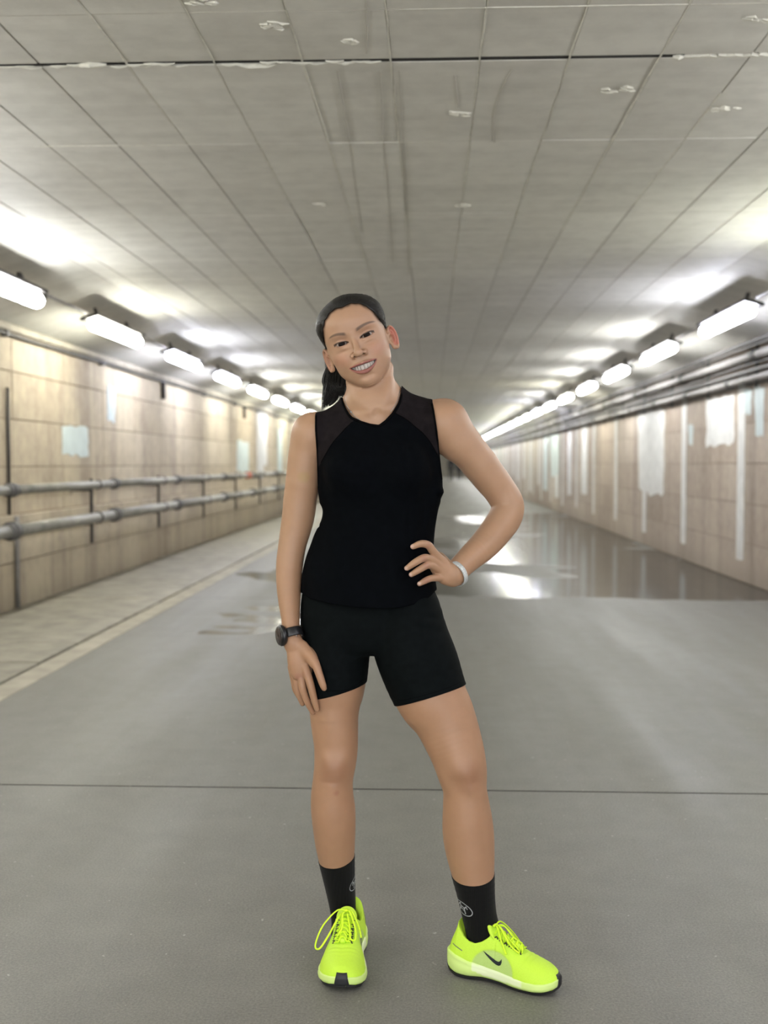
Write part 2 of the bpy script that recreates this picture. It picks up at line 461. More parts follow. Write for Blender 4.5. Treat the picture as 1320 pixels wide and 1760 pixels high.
# big construction joint with ragged mortar lips
lip = MB()
for k in range(46):
    x = -2.3 + k * .047 + rnd.uniform(-.02, .02)
    if x < -.2 and rnd.random() < .85:
        yy = 4.186 + rnd.uniform(-.012, .012); s_ = rnd.uniform(.004, .010)
        lip.tube([(x - .03, yy, HC - .001), (x, yy + rnd.uniform(-.006, .006), HC - .004), (x + .04, yy, HC - .001)], [s_ * .4, s_ * .8, s_ * .3], 6)
lip.tube([(-.74, 4.19, HC), (-.69, 4.20, HC - .008), (-.62, 4.205, HC - .006), (-.58, 4.2, HC)], [.004, .010, .009, .004], 7)
lip.tube([(-1.33, 4.18, HC), (-1.28, 4.165, HC - .006), (-1.22, 4.18, HC)], [.005, .012, .005], 7)
lip.tube([(.89, 4.185, HC), (.91, 4.18, HC - .006), (.93, 4.185, HC)], [.006, .011, .005], 7)
for k in range(30):
    x = .93 + k * .03
    lip.tube([(x, 4.18 + rnd.uniform(-.008, .008), HC + .002), (x + .03, 4.18 + rnd.uniform(-.008, .008), HC)], .010, 5)
lip.build('mortar_lip', M_FIN, ceil)['kind'] = 'stuff'
# spalls and hairline cracks
for (px, py, s_) in ((785, 193, .035), (1045, 154, .045), (1243, 186, .04), (1295, 35, .035), (342, 3, .03), (462, 42, .03), (590, 70, .015), (790, 352, .03), (545, 350, .02)):
    q = G(px, py, HC); b = MB()
    for k in range(9):
        a = rnd.uniform(0, 6.3); r = s_ * rnd.uniform(.2, 1.2)
        p = np.array([q[0] + math.cos(a) * r * 1.4, q[1] + math.sin(a) * r, HC - .001])
        b.tube([p, p + np.array([rnd.uniform(.01, .035), rnd.uniform(-.01, .01), -.003]), p + np.array([.04, .012, 0])], [.003, .0055, .002], 5)
    b.build('spall', M_FIN, ceil)
crk = MB()
for pts in ([(580, 122), (590, 180), (603, 260), (612, 330), (622, 400)], [(630, 0), (631, 60), (630, 92)], [(654, 122), (660, 250), (668, 330), (675, 450)], [(686, 122), (690, 200), (699, 330), (703, 470)],
            [(880, 120), (860, 160), (850, 200), (850, 245)], [(781, 130), (788, 185)]):
    w = [G(a, b, HC - .001) for a, b in pts]; crk.tube(cr(w, 5), .0016, 5)
crk.build('hairline_crack', M_GROOVE, ceil)['kind'] = 'stuff'
# haunches
def haunch(xc, xw, zw, sgn):
    y = Y0T; k = 0
    while y < Y1T:
        L = 2.82 if 1 < y < 60 else 8
        y2 = min(y + L, Y1T)
        a, b = y + .004, y2 - .004
        dx = sgn * .02
        v = [(xc, a, HC), (xw, a, zw), (xw, b, zw), (xc, b, HC), (xc, a, HC + .05), (xw + sgn * .02, a, zw + .05), (xw + sgn * .02, b, zw + .05), (xc, b, HC + .05)]
        f = [(0, 1, 2, 3), (4, 7, 6, 5), (0, 4, 5, 1), (1, 5, 6, 2), (2, 6, 7, 3), (3, 7, 4, 0)]
        mk('haunch_panel', v, f, M_CEIL, ceil); y = y2
haunch(CXL, XL - .005, ZWL, -1); haunch(CXR, XR + .005, ZWR, 1)

# ---- wall-top ledge and conduit at the left
b = MB().box(XL - .01, XL + .045, Y0T, Y1T, ZWL - .075, ZWL - .012, .008)
tr = b.build('trim_1', simple('ledge_mortar', rgb(158, 152, 138), .8, nscale=5, namt=.2, coordk='World')); tag(tr, kind='structure')
cnd = empty('conduit', (XL + .045, 5, ZWL - .12), 'thin dark conduit running along the top of the left wall under the ledge', 'pipe')
MB().tube([(XL + .04, y, ZWL - .105 + .006 * math.sin(y * 1.7)) for y in np.arange(1, 100, 1.1)], .016, 8).build('pipe_run', M_PIPEV, cnd, True)
for y in (14.8, 21.3):
    MB().tube([(XL + .035, y, ZWL - .10), (XL + .035, y, ZWL - .34)], .03, 8).build('down_spout', M_DARK, cnd, True)
for k in range(14):
    MB().box(XL - .002, XL + .06, 6.5 + k * 2.75, 6.54 + k * 2.75, ZWL - .135, ZWL - .08).build('clip', M_DARK, cnd)
# vertical joint conduit at the photograph's left edge
vc = empty('vertical_conduit', (XL + .03, 9.33, 0), 'vertical pale conduit on the left wall at the left edge, behind both pipes', 'pipe')
MB().tube([(XL + .085, 9.33, .01), (XL + .085, 9.33, .80)], .022, 10).build('lower_pipe', M_PIPEL, vc, True)
MB().tube([(XL + .022, 9.33, .81), (XL + .022, 9.33, 1.9)], .014, 10).build('upper_pipe', M_DARK, vc, True)

# ---- two pipes on the left wall
def run_pipe(label, X, Z, r, mat, colY, ring=False):
    e = empty('service_pipe', (X, 5, Z), label, 'pipe')
    cuts = [-3] + colY + [100]
    for a, b_ in zip(cuts, cuts[1:]):
        MB().tube([(X, a + .002, Z), (X, b_ - .002, Z)], r, 16).build('pipe_length', mat, e, True)
    for y in colY:
        m_ = MB().tube([(X, y - .10, Z), (X, y - .095, Z), (X, y + .095, Z), (X, y + .10, Z)], [r * 1.02, r * 1.28, r * 1.28, r * 1.02], 16)
        m_.tube([(X, y - .03, Z), (X, y + .03, Z)], r * 1.48, 16)
        m_.build('coupling', M_PIPEV, e)
    if ring:
        MB().tube([(X, 20.05, Z), (X, 20.3, Z)], r * 1.5, 16).build('orange_ring', M_ORANGE, e)['label'] = 'orange-red band'
    return e
cy = [2.7, 5.7, 8.7, 11.6, 14.5, 17.8, 20.7, 23.7, 26.7, 29.7, 33, 37, 41, 45]
run_pipe('upper, thinner grey pipe along the left wall', -3.35, 1.04, .040, M_PIPE, cy, True)
run_pipe('lower, thicker grey pipe along the left wall', -3.35, .71, .052, M_PIPE, cy)
for k in range(15):
    y = 2.75 + k * 2.75
    e = empty('pipe_bracket', (-3.42, y, .4), None, 'bracket', 'pipe brackets on the left wall')
    names = {3: 'nearest visible', 4: 'second visible', 5: 'third visible'}
    e['label'] = ('%s dark steel bracket holding both pipes on the left wall' % names[k]) if k in names else 'small dark bracket holding both pipes far down the left wall'
    if k < 3: e['label'] = 'dark steel bracket holding both pipes outside the left edge'
    MB().box(-3.425, -3.40, y - .02, y + .02, .45, 1.10, .003).build('post', M_DARK, e)
    for z, r in ((1.04, .041), (.71, .053)):
        MB().box(XL - .0, -3.40, y - .018, y + .018, z - r - .025, z - r - .003).build('arm', M_DARK, e)
        pts = [(-3.35 + (r + .003) * math.cos(a), y, z + (r + .003) * math.sin(a)) for a in np.linspace(0, 2 * math.pi, 16, endpoint=False)]
        MB().tube(pts, .005, 5, closed=True).build('clamp', M_DARK, e)

# ---- pipe and cable bundle on the right wall
def rpipe(name, label, X, Z, r, mat, col, wob=0, ph=0, rng=(-3, 100)):
    e = empty(name, (X, 5, Z), label, 'cable' if name == 'cable' else 'pipe')
    ys_ = np.arange(rng[0], rng[1], .9 if wob else 4.0)
    MB().tube([(X + wob * .3 * math.sin(y * .7 + ph), y, Z + wob * math.sin(y * .9 + ph) * math.sin(y * .37)) for y in ys_], r, 10).build('cable_run' if name == 'cable' else 'pipe_length', mat, e, True)
    for y in col:
        MB().tube([(X, y - .07, Z), (X, y - .06, Z), (X, y + .06, Z), (X, y + .07, Z)], [r, r * 1.3, r * 1.3, r], 12).build('coupling', M_DARK, e)
cyr = [6.2 + 1.95 * i for i in range(18)]
rpipe('service_pipe', 'lowest pale pipe with couplings in the bundle on the right wall', 3.20, 2.10, .036, M_PIPEL, cyr)
rpipe('service_pipe', 'thin grey pipe just above the lowest one on the right wall', 3.225, 2.185, .026, M_PIPEV, [])
rpipe('service_pipe', 'thick mauve-grey pipe in the middle of the bundle on the right wall', 3.17, 2.315, .045, M_PIPEL, [7.9 + 3.1 * i for i in range(11)])
rpipe('service_pipe', 'topmost dull pipe of the bundle on the right wall', 3.13, 2.44, .028, M_PIPEV, [9 + 4 * i for i in range(8)])
rpipe('cable', 'black cable sagging between the pipes on the right wall', 3.20, 2.238, .012, M_CABLE, [], .013, 1)
rpipe('cable', 'second dark cable, running over the thick pipe on the right wall', 3.11, 2.386, .011, M_CABLE, [], .010, 2.2)
rpipe('cable', 'thin dark cable under the lowest pipe on the right wall', 3.25, 2.045, .009, M_CABLE, [], .012, .4)
for k in range(22):
    y = 5.5 + k * 1.95
    e = empty('pipe_hanger', (3.25, y, 2.0), None, 'bracket', 'pipe hangers on the right wall')
    o_ = {3: 'first', 4: 'second', 5: 'third', 6: 'fourth', 7: 'fifth'}
    e['label'] = ('%s dark hanger bar in view from the right edge, carrying the pipe bundle' % o_[k]) if k in o_ else ('dark hanger bar of the right-wall pipe bundle, nearer than the frame' if k < 3 else 'small distant hanger bar of the right-wall pipe bundle, beyond the fifth')
    MB().box(3.275, 3.299, y - .015, y + .015, 2.02, 2.49).build('bar', M_DARK, e)
    for z in (2.055, 2.262, 2.402):
        MB().box(3.13, 3.285, y - .012, y + .012, z, z + .008).build('arm', M_DARK, e)

# ---- lamps
LC = {'n': (.97, .98, .97), 'g': (.96, 1, .86), 'b': (.84, .86, 1), 'y': (1, .97, .84)}
ML = {k: emit('lamp_glow_' + k, v, LAMP) for k, v in LC.items()}
def lampmesh():
    hs = MB(); hs.box(-.085, .085, -.80, .80, .0, .028, .008)
    for y in (-.5, .5): hs.box(-.012, .012, y - .03, y + .03, .03, .13)
    df = MB(); yy = [(-.75, .5), (-.735, .85), (-.70, 1), (.70, 1), (.735, .85), (.75, .5)]
    n = 20; v = []
    for y, s in yy:
        for k in range(n):
            a = 2 * math.pi * k / n; v.append((.058 * s * math.cos(a), y, -.048 + .055 * s * math.sin(a)))
    f = [(i * n + k, (i + 1) * n + k, (i + 1) * n + (k + 1) % n, i * n + (k + 1) % n) for i in range(len(yy) - 1) for k in range(n)]
    f += [tuple(range(n)), tuple((len(yy) - 1) * n + k for k in range(n - 1, -1, -1))]
    df.add(v, f)
    br = MB(); br.box(-.035, .035, .78, .90, -.01, .06, .01)
    cl = MB(); cl.tube([(-.028, .35, .03), (-.064, .35, -.02), (-.05, .35, -.087), (0, .35, -.108), (.05, .35, -.087), (.064, .35, -.02), (.028, .35, .03)], .005, 5)
    return hs, df, br, cl
HS, DF, BR, CLP = lampmesh()
ords = ['nearest', 'second', 'third', 'fourth', 'fifth', 'sixth', 'seventh', 'eighth']
protoL = {}
def lamp(x, y, z, tilt, side, idx, ck):
    e = bpy.data.objects.new('tube_lamp', None); COL.objects.link(e)
    e.location = (x, y, z); e.rotation_euler = (0, tilt, 0)
    e['category'] = 'lamp'; e['group'] = 'tube lamps along the tunnel haunches'
    if 0 <= idx < 8: e['label'] = '%s lit tube lamp in view along the %s side of the ceiling' % (ords[idx], side)
    elif idx < 0: e['label'] = 'lit tube lamp on the %s side of the ceiling, nearer than the frame' % side
    else: e['label'] = 'small distant lit tube lamp in the %s-hand row, beyond the eighth' % side
    for nm, mb, mt in (('housing', HS, M_DARK), ('diffuser', DF, ML[ck]), ('end_box', BR, M_DARK), ('clip', CLP, M_DARK)):
        key = (nm, ck if nm == 'diffuser' else '')
        if key not in protoL:
            protoL[key] = mb.build(nm, mt, None); o = protoL[key]
        else:
            o = protoL[key].copy(); COL.objects.link(o)
        o.parent = e
    return e
cols = 'nbgnnyngynbnngn'
for i in range(-3, 36):
    y = 7.45 + 2.82 * i + 0.0
    lamp(-2.94, y, 2.505, math.radians(-17), 'left', i, 'n' if i == 0 else 'y' if i == 1 else 'b' if i in (2, 3) else cols[i % 15])
    y = 9.70 + 2.83 * (i)
    lamp(2.55, y - 2.83, 2.515, math.radians(15), 'right', i - 1, {0: 'g', 1: 'b', 2: 'n', 3: 'n'}.get(i, cols[(i * 4 + 3) % 15]))
for s, X, zz in (('left', -2.94, 2.54), ('right', 2.55, 2.55)):
    e = empty('conduit', (X, 5, zz), 'thin straight conduit linking the lamps on the %s side' % s, 'pipe')
    for i in range(-3, 35):
        ya = (7.45 if s == 'left' else 6.87) + 2.82 * i + (.01 * i if s == 'right' else 0)
        MB().tube([(X, ya + .92, zz), (X, ya + 1.97, zz)], .012, 8).build('conduit_run', M_PIPEL, e, True)

# ================================================================ implicit-surface modelling
def smin(a, b, k):
    if k <= 0: return np.minimum(a, b)
    h = np.clip(.5 + .5 * (a - b) / k, 0, 1)
    return a * (1 - h) + b * h - k * h * (1 - h)

class Chain:
    """tapered limb through points; sy squashes/stretches its depth"""
    def __init__(s, pts, rad, sy=1.0, n=4, smooth=True):
        pts = np.array(pts, float); rad = np.array(rad, float)
        sy = np.full(len(pts), sy, float) if not hasattr(sy, '__len__') else np.array(sy, float)
        a = np.hstack([pts, rad[:, None], sy[:, None]])
        if smooth and len(pts) > 2: a = cr(a, n)
        s.p, s.r, s.sy = a[:, :3], np.maximum(a[:, 3], 1e-4), a[:, 4]
        m = (s.r * np.maximum(1, s.sy))[:, None]
        s.lo, s.hi = (s.p - m).min(0), (s.p + m).max(0)
    def __call__(s, q):
        best = np.full(len(q), 1e9)
        for i in range(len(s.p) - 1):
            a, b = s.p[i], s.p[i + 1]; ba = b - a; L = ba.dot(ba) + 1e-12
            pa = q - a
            h = np.clip(pa @ ba / L, 0, 1)
            v = pa - h[:, None] * ba
            sy = s.sy[i] + (s.sy[i + 1] - s.sy[i]) * h
            v[:, 1] /= sy
            d = np.sqrt((v * v).sum(1)) - (s.r[i] + (s.r[i + 1] - s.r[i]) * h)
            best = np.minimum(best, d * np.minimum(1, sy))
        return best

class Ell:
    def __init__(s, c, r, R=None):
        s.c = np.array(c, float); s.r = np.array(r, float) * np.ones(3); s.R = R
        m = s.r.max() if R is not None else s.r
        s.lo, s.hi = s.c - m, s.c + m
    def __call__(s, q):
        p = q - s.c
        if s.R is not None: p = p @ s.R        # columns of R = local axes
        k0 = np.sqrt(((p / s.r) ** 2).sum(1)); k1 = np.sqrt(((p / s.r ** 2) ** 2).sum(1)) + 1e-9
        return k0 * (k0 - 1) / k1

class Loft:
    """stacked half-ellipse sections along axis `ax` (2=z): rows (t, c0, half0, front, back, c1)"""
    def __init__(s, rows, n=6, e=2.0, ax=2, capk=1.0):
        a = cr(rows, n); o = np.argsort(a[:, 0]); a = a[o]
        s.a = a; s.e = e; s.ax = ax
        s.o0, s.o1 = [(1, 2), (0, 2), (0, 1)][ax]
        lo = np.zeros(3); hi = np.zeros(3)
        lo[ax], hi[ax] = a[0, 0], a[-1, 0]
        lo[s.o0], hi[s.o0] = (a[:, 1] - a[:, 2]).min(), (a[:, 1] + a[:, 2]).max()
        lo[s.o1], hi[s.o1] = (a[:, 5] - a[:, 3]).min(), (a[:, 5] + a[:, 4]).max()
        s.lo, s.hi = lo, hi
    def __call__(s, q):
        t = q[:, s.ax]; T = s.a[:, 0]; g = lambda i: np.interp(t, T, s.a[:, i])
        c0, h, f, b, c1 = g(1), np.maximum(g(2), 1e-4), np.maximum(g(3), 1e-4), np.maximum(g(4), 1e-4), g(5)
        x = (q[:, s.o0] - c0) / h; dy = q[:, s.o1] - c1
        y = np.where(dy < 0, dy / f, dy / b)
        sd = np.where(dy < 0, f, b)
        r = (np.abs(x) ** s.e + np.abs(y) ** s.e) ** (1 / s.e)
        gr = np.sqrt((x / h) ** 2 + (y / sd) ** 2) / (np.sqrt(x * x + y * y) + 1e-9)
        d = (r - 1) / np.maximum(gr, 1e-3)
        cap = np.maximum(T[0] - t, t - T[-1])
        return np.maximum(d, cap)

class Field:
    def __init__(s, margin=.04): s.ops = []; s.m = margin; s.post = []
    def add(s, prim, k=.01): s.ops.append((prim, k, 1)); return s
    def bump(s, c, sig, amp):
        """smooth swelling (or dent, amp < 0) of the surface"""
        s.ops.append(((np.array(c, float), np.array(sig, float) * np.ones(3), amp), 0, 0)); return s
    def sub(s, prim, k=.003): s.ops.append((prim, k, -1)); return s
    def __call__(s, q):
        f = np.full(len(q), 6.0 * s.m)
        for prim, k, sg in s.ops:
            if sg == 0:
                c, sig, amp = prim
                w = np.nonzero((np.abs(q - c) < sig * 2.8).all(1))[0]
                if len(w): f[w] -= amp * np.exp(-(((q[w] - c) / sig) ** 2).sum(1))
                continue
            m = s.m + k
            w = np.nonzero(((q > prim.lo - m) & (q < prim.hi + m)).all(1))[0]
            if not len(w): continue
            d = prim(q[w])
            if sg > 0: f[w] = smin(f[w], d, k)
            else: f[w] = -smin(-f[w], d, k)
        for p in s.post: f = p(q, f)
        return f
    def bounds(s):
        lo = np.min([p.lo for p, k, g in s.ops if g > 0], axis=0); hi = np.max([p.hi for p, k, g in s.ops if g > 0], axis=0)
        return lo, hi

def nets(f, lo, hi, h, L=1.5, newton=1):
    """sparse surface nets"""
    lo = np.array(lo, float) - 2 * h; hi = np.array(hi, float) + 2 * h
    st = 8
    n = np.ceil((hi - lo) / (h * st)).astype(int) + 1
    g = np.stack(np.meshgrid(*[np.arange(k) for k in n], indexing='ij'), -1).reshape(-1, 3)
    while True:
        c = lo + (g + .5) * (h * st)
        keep = np.abs(f(c)) < L * .87 * h * st + .0005
        g = g[keep]
        if st == 1: break
        off = np.stack(np.meshgrid([0, 1], [0, 1], [0, 1], indexing='ij'), -1).reshape(-1, 3)
        g = (g[:, None, :] * 2 + off[None]).reshape(-1, 3); st //= 2
    n = np.ceil((hi - lo) / h).astype(np.int64) + 30
    key = lambda a: ((a[..., 0] + 2) * n[1] + a[..., 1] + 2) * n[2] + a[..., 2] + 2
    off = np.array([[0, 0, 0], [1, 0, 0], [0, 1, 0], [1, 1, 0], [0, 0, 1], [1, 0, 1], [0, 1, 1], [1, 1, 1]])
    ck = key(g[:, None, :] + off[None]); uk, inv = np.unique(ck, return_inverse=True); inv = inv.reshape(ck.shape)
    uc = np.stack([uk // (n[1] * n[2]), (uk // n[2]) % n[1], uk % n[2]], 1) - 2
    val = f(lo + uc * h); val = np.where(np.abs(val) < 1e-9, 1e-9, val)
    cv = val[inv]; sg = cv < 0
    act = sg.any(1) & ~sg.all(1)
    g, cv, sg, inv = g[act], cv[act], sg[act], inv[act]
    acc = np.zeros((len(g), 3)); cnt = np.zeros(len(g))
    for a, b in [(0, 1), (2, 3), (4, 5), (6, 7), (0, 2), (1, 3), (4, 6), (5, 7), (0, 4), (1, 5), (2, 6), (3, 7)]:
        x = sg[:, a] != sg[:, b]; t = cv[x, a] / (cv[x, a] - cv[x, b])
        acc[x] += off[a] + t[:, None] * (off[b] - off[a]); cnt[x] += 1
    V = lo + (g + acc / cnt[:, None]) * h
    gk = key(g); o = np.argsort(gk); gs = gk[o]
    def look(k):
        i = np.clip(np.searchsorted(gs, k), 0, len(gs) - 1); ok = gs[i] == k; return np.where(ok, o[i], -1)
    F = []
    for ax in range(3):
        b = {0: 1, 1: 2, 2: 4}[ax]
        e = sg[:, 0] != sg[:, b]
        u = np.zeros(3, int); v = np.zeros(3, int); u[(ax + 1) % 3] = 1; v[(ax + 2) % 3] = 1
        c = g[e]; q = np.stack([look(key(c)), look(key(c - u)), look(key(c - u - v)), look(key(c - v))], 1)
        neg = sg[e, 0]; ok = (q >= 0).all(1); q = q[ok]; neg = neg[ok]
        q[~neg] = q[~neg][:, ::-1]
        F.append(q)
    F = np.vstack(F)
    for _ in range(newton):
        e = h * .5
        T = np.array([[1, 1, 1], [1, -1, -1], [-1, 1, -1], [-1, -1, 1]]) * e
        vals = [f(V + t) for t in T]
        gr = sum(v[:, None] * t for v, t in zip(vals, T)) / (4 * e * e)
        g2 = (gr ** 2).sum(1); f0 = sum(vals) / 4
        stp = -(f0 / np.maximum(g2, .1))[:, None] * gr
        l = np.linalg.norm(stp, axis=1); stp *= np.minimum(1, .6 * h / np.maximum(l, 1e-9))[:, None]
        V = V + stp
    return V, F

def mesh_field(name, f, h, mat, parent, lo=None, hi=None, color=None, newton=1, L=1.5):
    l, u = f.bounds() if lo is None else (lo, hi)
    V, F = nets(f, l, u, h, L, newton)
    # drop small islands of stray cells is not needed: fields are closed
    o = mk(name, V, F, mat, parent, True)
    if color is not None: paint(o, V, color)
    return o, V, F

def paint(o, V, fn):
    c = fn(V); a = o.data.color_attributes.new('Col', 'FLOAT_COLOR', 'POINT')
    a.data.foreach_set('color', np.hstack([c, np.ones((len(c), 1))]).astype(np.float32).ravel())

def in_poly(x, z, poly):
    """signed distance (negative inside) to a 2-D polygon"""
    poly = np.array(poly, float); d = np.full(len(x), 1e9); ins = np.zeros(len(x), bool)
    for i in range(len(poly)):
        a, b = poly[i], poly[(i + 1) % len(poly)]
        ex, ez = b - a; wx, wz = x - a[0], z - a[1]
        t = np.clip((wx * ex + wz * ez) / (ex * ex + ez * ez + 1e-12), 0, 1)
        d = np.minimum(d, (wx - ex * t) ** 2 + (wz - ez * t) ** 2)
        if b[1] != a[1]:
            cond = ((a[1] > z) != (b[1] > z)) & (x < (b[0] - a[0]) * (z - a[1]) / (b[1] - a[1]) + a[0]); ins ^= cond
    d = np.sqrt(d); return np.where(ins, -d, d)

def bvh_of(V, F): return BVHTree.FromPolygons([tuple(v) for v in V], [tuple(int(i) for i in f) for f in F])
def smax(a, b, k): return -smin(-a, -b, k)
# ================================================================ PERSON
def skin_mat():
    m = N('skin'); at = m.node('ShaderNodeAttribute', attribute_name='Col').outputs['Color']
    co = m.coord('Object'); n1 = m.noise(co, 26, 4); n2 = m.noise(co, 420, 2)
    c = m.mix(.35, at, m.ramp(n1, [(.3, (.80, .78, .76)), (.7, (1, 1, 1))]), 'MULTIPLY')
    m.set(Base_Color=c, Roughness=.47, Subsurface_Weight=.12, Subsurface_Radius=(.012, .005, .003), Subsurface_Scale=.6)
    m.b.inputs['Specular IOR Level'].default_value = .38
    m.bump(n2, .06, .0006); return m.m
M_SKIN = skin_mat()
def cloth(name, col, rough=.85, sheen=.15, bs=900):
    m = N(name); co = m.coord('Object'); n1 = m.noise(co, 60, 3)
    m.set(Base_Color=m.ramp(n1, [(.3, tuple(x * .8 for x in col)), (.7, tuple(x * 1.2 for x in col))]), Roughness=rough, Sheen_Weight=sheen)
    m.b.inputs['Specular IOR Level'].default_value = .04
    m.bump(m.noise(co, bs, 2), .25, .0008); return m.m
M_TOP = cloth('black_jersey', (.0016, .0021, .0030), .9, .0)
M_YOKE = cloth('charcoal_mesh', (.011, .0088, .0096), .85, .0)
M_BIND = cloth('black_binding', (.0015, .0015, .0018), .8, .0)
M_SHORTS = cloth('black_stretch', (.0032, .0044, .0048), .75, .0)
def sock_mat():
    m = N('ribbed_sock'); co = m.coord('Object')
    w = m.node('ShaderNodeTexWave', wave_type='BANDS', bands_direction='X'); w.inputs['Scale'].default_value = 90; w.inputs['Distortion'].default_value = .6
    m.link(co, w.inputs['Vector'])
    m.set(Base_Color=m.ramp(w.outputs['Fac'], [(.2, (.002, .002, .002)), (.8, (.006, .006, .006))]), Roughness=.9, Sheen_Weight=.05)
    m.b.inputs['Specular IOR Level'].default_value = .15
    m.bump(w.outputs['Fac'], .5, .001); return m.m
M_SOCK = sock_mat()
def hair_mat():
    m = N('black_hair'); co = m.coord('Object'); n1 = m.noise(m.coord('Object', (60, 60, 14)), 3, 4)
    m.set(Base_Color=m.ramp(n1, [(.3, (.004, .0035, .003)), (.7, (.012, .010, .0085))]), Roughness=.5)
    m.b.inputs['Specular IOR Level'].default_value = .32
    return m.m
M_HAIR = hair_mat()

WP = lambda *a: P(*a)
def stations(rows):
    """rows (xl, yl, xr, yr, Y) of traced limb edges -> centres, radii"""
    c, r = [], []
    for xl, yl, xr, yr, Y in rows:
        a, b = P(xl, yl, Y), P(xr, yr, Y); c.append((a + b) / 2); r.append(np.linalg.norm(b - a) / 2)
    return np.array(c), np.array(r)
def rows_loft(rows):
    """rows (y, xl, xr, front, back, Yc)"""
    out = []
    for y, xl, xr, f, b, Yc in rows:
        a, c = P(xl, y, Yc), P(xr, y, Yc); out.append((a[2], (a[0] + c[0]) / 2, (c[0] - a[0]) / 2, f, b, Yc))
    return out
def topx(q):
    d = (np.asarray(q) - C0) @ RM; return 660 + FPX * d[:, 0] / -d[:, 2], 880 - FPX * d[:, 1] / -d[:, 2]
PM = .00142                                   # metres per photograph pixel at the figure
XZ = lambda px, py, Y=2.70: (P(px, py, Y)[0], P(px, py, Y)[2])

# ---- traced limbs
LEG_A = [(528, 1060, 632, 1060, 2.775), (525, 1100, 634, 1100, 2.772), (526, 1140, 632, 1140, 2.768), (529, 1180, 627, 1178, 2.765), (532, 1205, 620, 1203, 2.763), (533, 1228, 616, 1228, 2.76),
         (536.5, 1255, 615.5, 1255, 2.757), (540, 1282, 615, 1282, 2.755), (540.5, 1310, 612, 1310, 2.752), (538.5, 1337, 607, 1337, 2.752), (535, 1365, 607, 1365, 2.755), (535, 1392, 610.5, 1392, 2.762),
         (538, 1420, 611, 1420, 2.77), (542, 1447, 610, 1447, 2.777), (548, 1475, 609, 1475, 2.783), (558, 1516, 609.5, 1516, 2.792), (566.5, 1553, 610.5, 1553, 2.80), (570, 1575, 612, 1575, 2.805), (572, 1612, 616, 1612, 2.81)]
LEG_A_SY = [1.15, 1.15, 1.12, 1.1, 1.1, 1.1, 1.08, 1.06, 1.08, 1.1, 1.12, 1.18, 1.2, 1.2, 1.18, 1.2, 1.25, 1.3, 1.35]
LEG_B = [(640, 1060, 757, 1050, 2.762), (641, 1105, 768, 1090, 2.755), (655, 1150, 785, 1132, 2.742), (682, 1212, 799, 1178, 2.725), (710, 1246, 814, 1216, 2.715), (738, 1299, 829, 1272, 2.70),
         (751, 1330, 836, 1316, 2.692), (761, 1357, 836.5, 1352, 2.69), (761.5, 1382, 841, 1382, 2.693), (760.5, 1408, 846, 1408, 2.698), (761, 1433, 849, 1433, 2.702), (766, 1462, 850, 1462, 2.70),
         (776, 1498, 849.5, 1498, 2.695), (787.5, 1538, 850, 1542, 2.688), (795.5, 1573, 853, 1575, 2.683), (803, 1605, 860, 1602, 2.68)]
LEG_B_SY = [1.15, 1.12, 1.08, 1.05, 1.05, 1.05, 1.08, 1.1, 1.12, 1.15, 1.15, 1.15, 1.15, 1.15, 1.1, 1.0]
ARM_A = [(505, 748, 572, 738, 2.785), (497.5, 772, 560, 772, 2.788), (494, 800, 554, 800, 2.79), (491, 830, 550, 830, 2.792), (487.5, 857, 545, 857, 2.795), (485, 885, 541, 885, 2.795), (482, 910, 534.5, 910, 2.795),
         (478.5, 937, 526, 939, 2.79), (475, 966, 521, 970, 2.782), (475, 1000, 518, 1000, 2.768), (478, 1030, 516.5, 1030, 2.752), (482, 1055, 515.5, 1055, 2.738), (485.5, 1080, 515.5, 1080, 2.725), (488, 1104, 520, 1104, 2.712)]
ARM_B = [(731, 745, 797, 706, 2.79), (750, 772, 815, 733, 2.795), (775, 789, 833, 758, 2.80), (797, 812, 853, 785, 2.81), (816, 834, 871, 811, 2.82), (833, 852, 887, 836, 2.828), (844, 868, 900.5, 866, 2.83),
         (840, 884, 897, 893, 2.822), (827, 904, 881, 917, 2.808), (808, 929, 858, 943, 2.785), (790, 947, 832, 965, 2.76), (778, 959, 808, 987, 2.738), (768, 970, 793, 1003, 2.722)]

# ---- head frame (units: one photograph pixel at the face, metres = SH)
YF = 2.673; SH = .00141
E0 = P(608.5, 583.5, YF)
wv = C0 - E0; wv /= np.linalg.norm(wv)
rgt = CR - wv * CR.dot(wv); rgt /= np.linalg.norm(rgt); upv = np.cross(wv, rgt)
ROLL = math.radians(20)
uu = rgt * math.cos(ROLL) + upv * math.sin(ROLL); vv = -rgt * math.sin(ROLL) + upv * math.cos(ROLL)
YAW = math.radians(4)
ww = wv * math.cos(YAW) - uu * math.sin(YAW); uu = uu * math.cos(YAW) + wv * math.sin(YAW)
HR = np.stack([uu, vv, ww], 1)
HO = E0 - ww * 50 * SH
toH = lambda q: (q - HO) @ HR / SH
frH = lambda p: HO + (np.array(p, float) * SH) @ HR.T

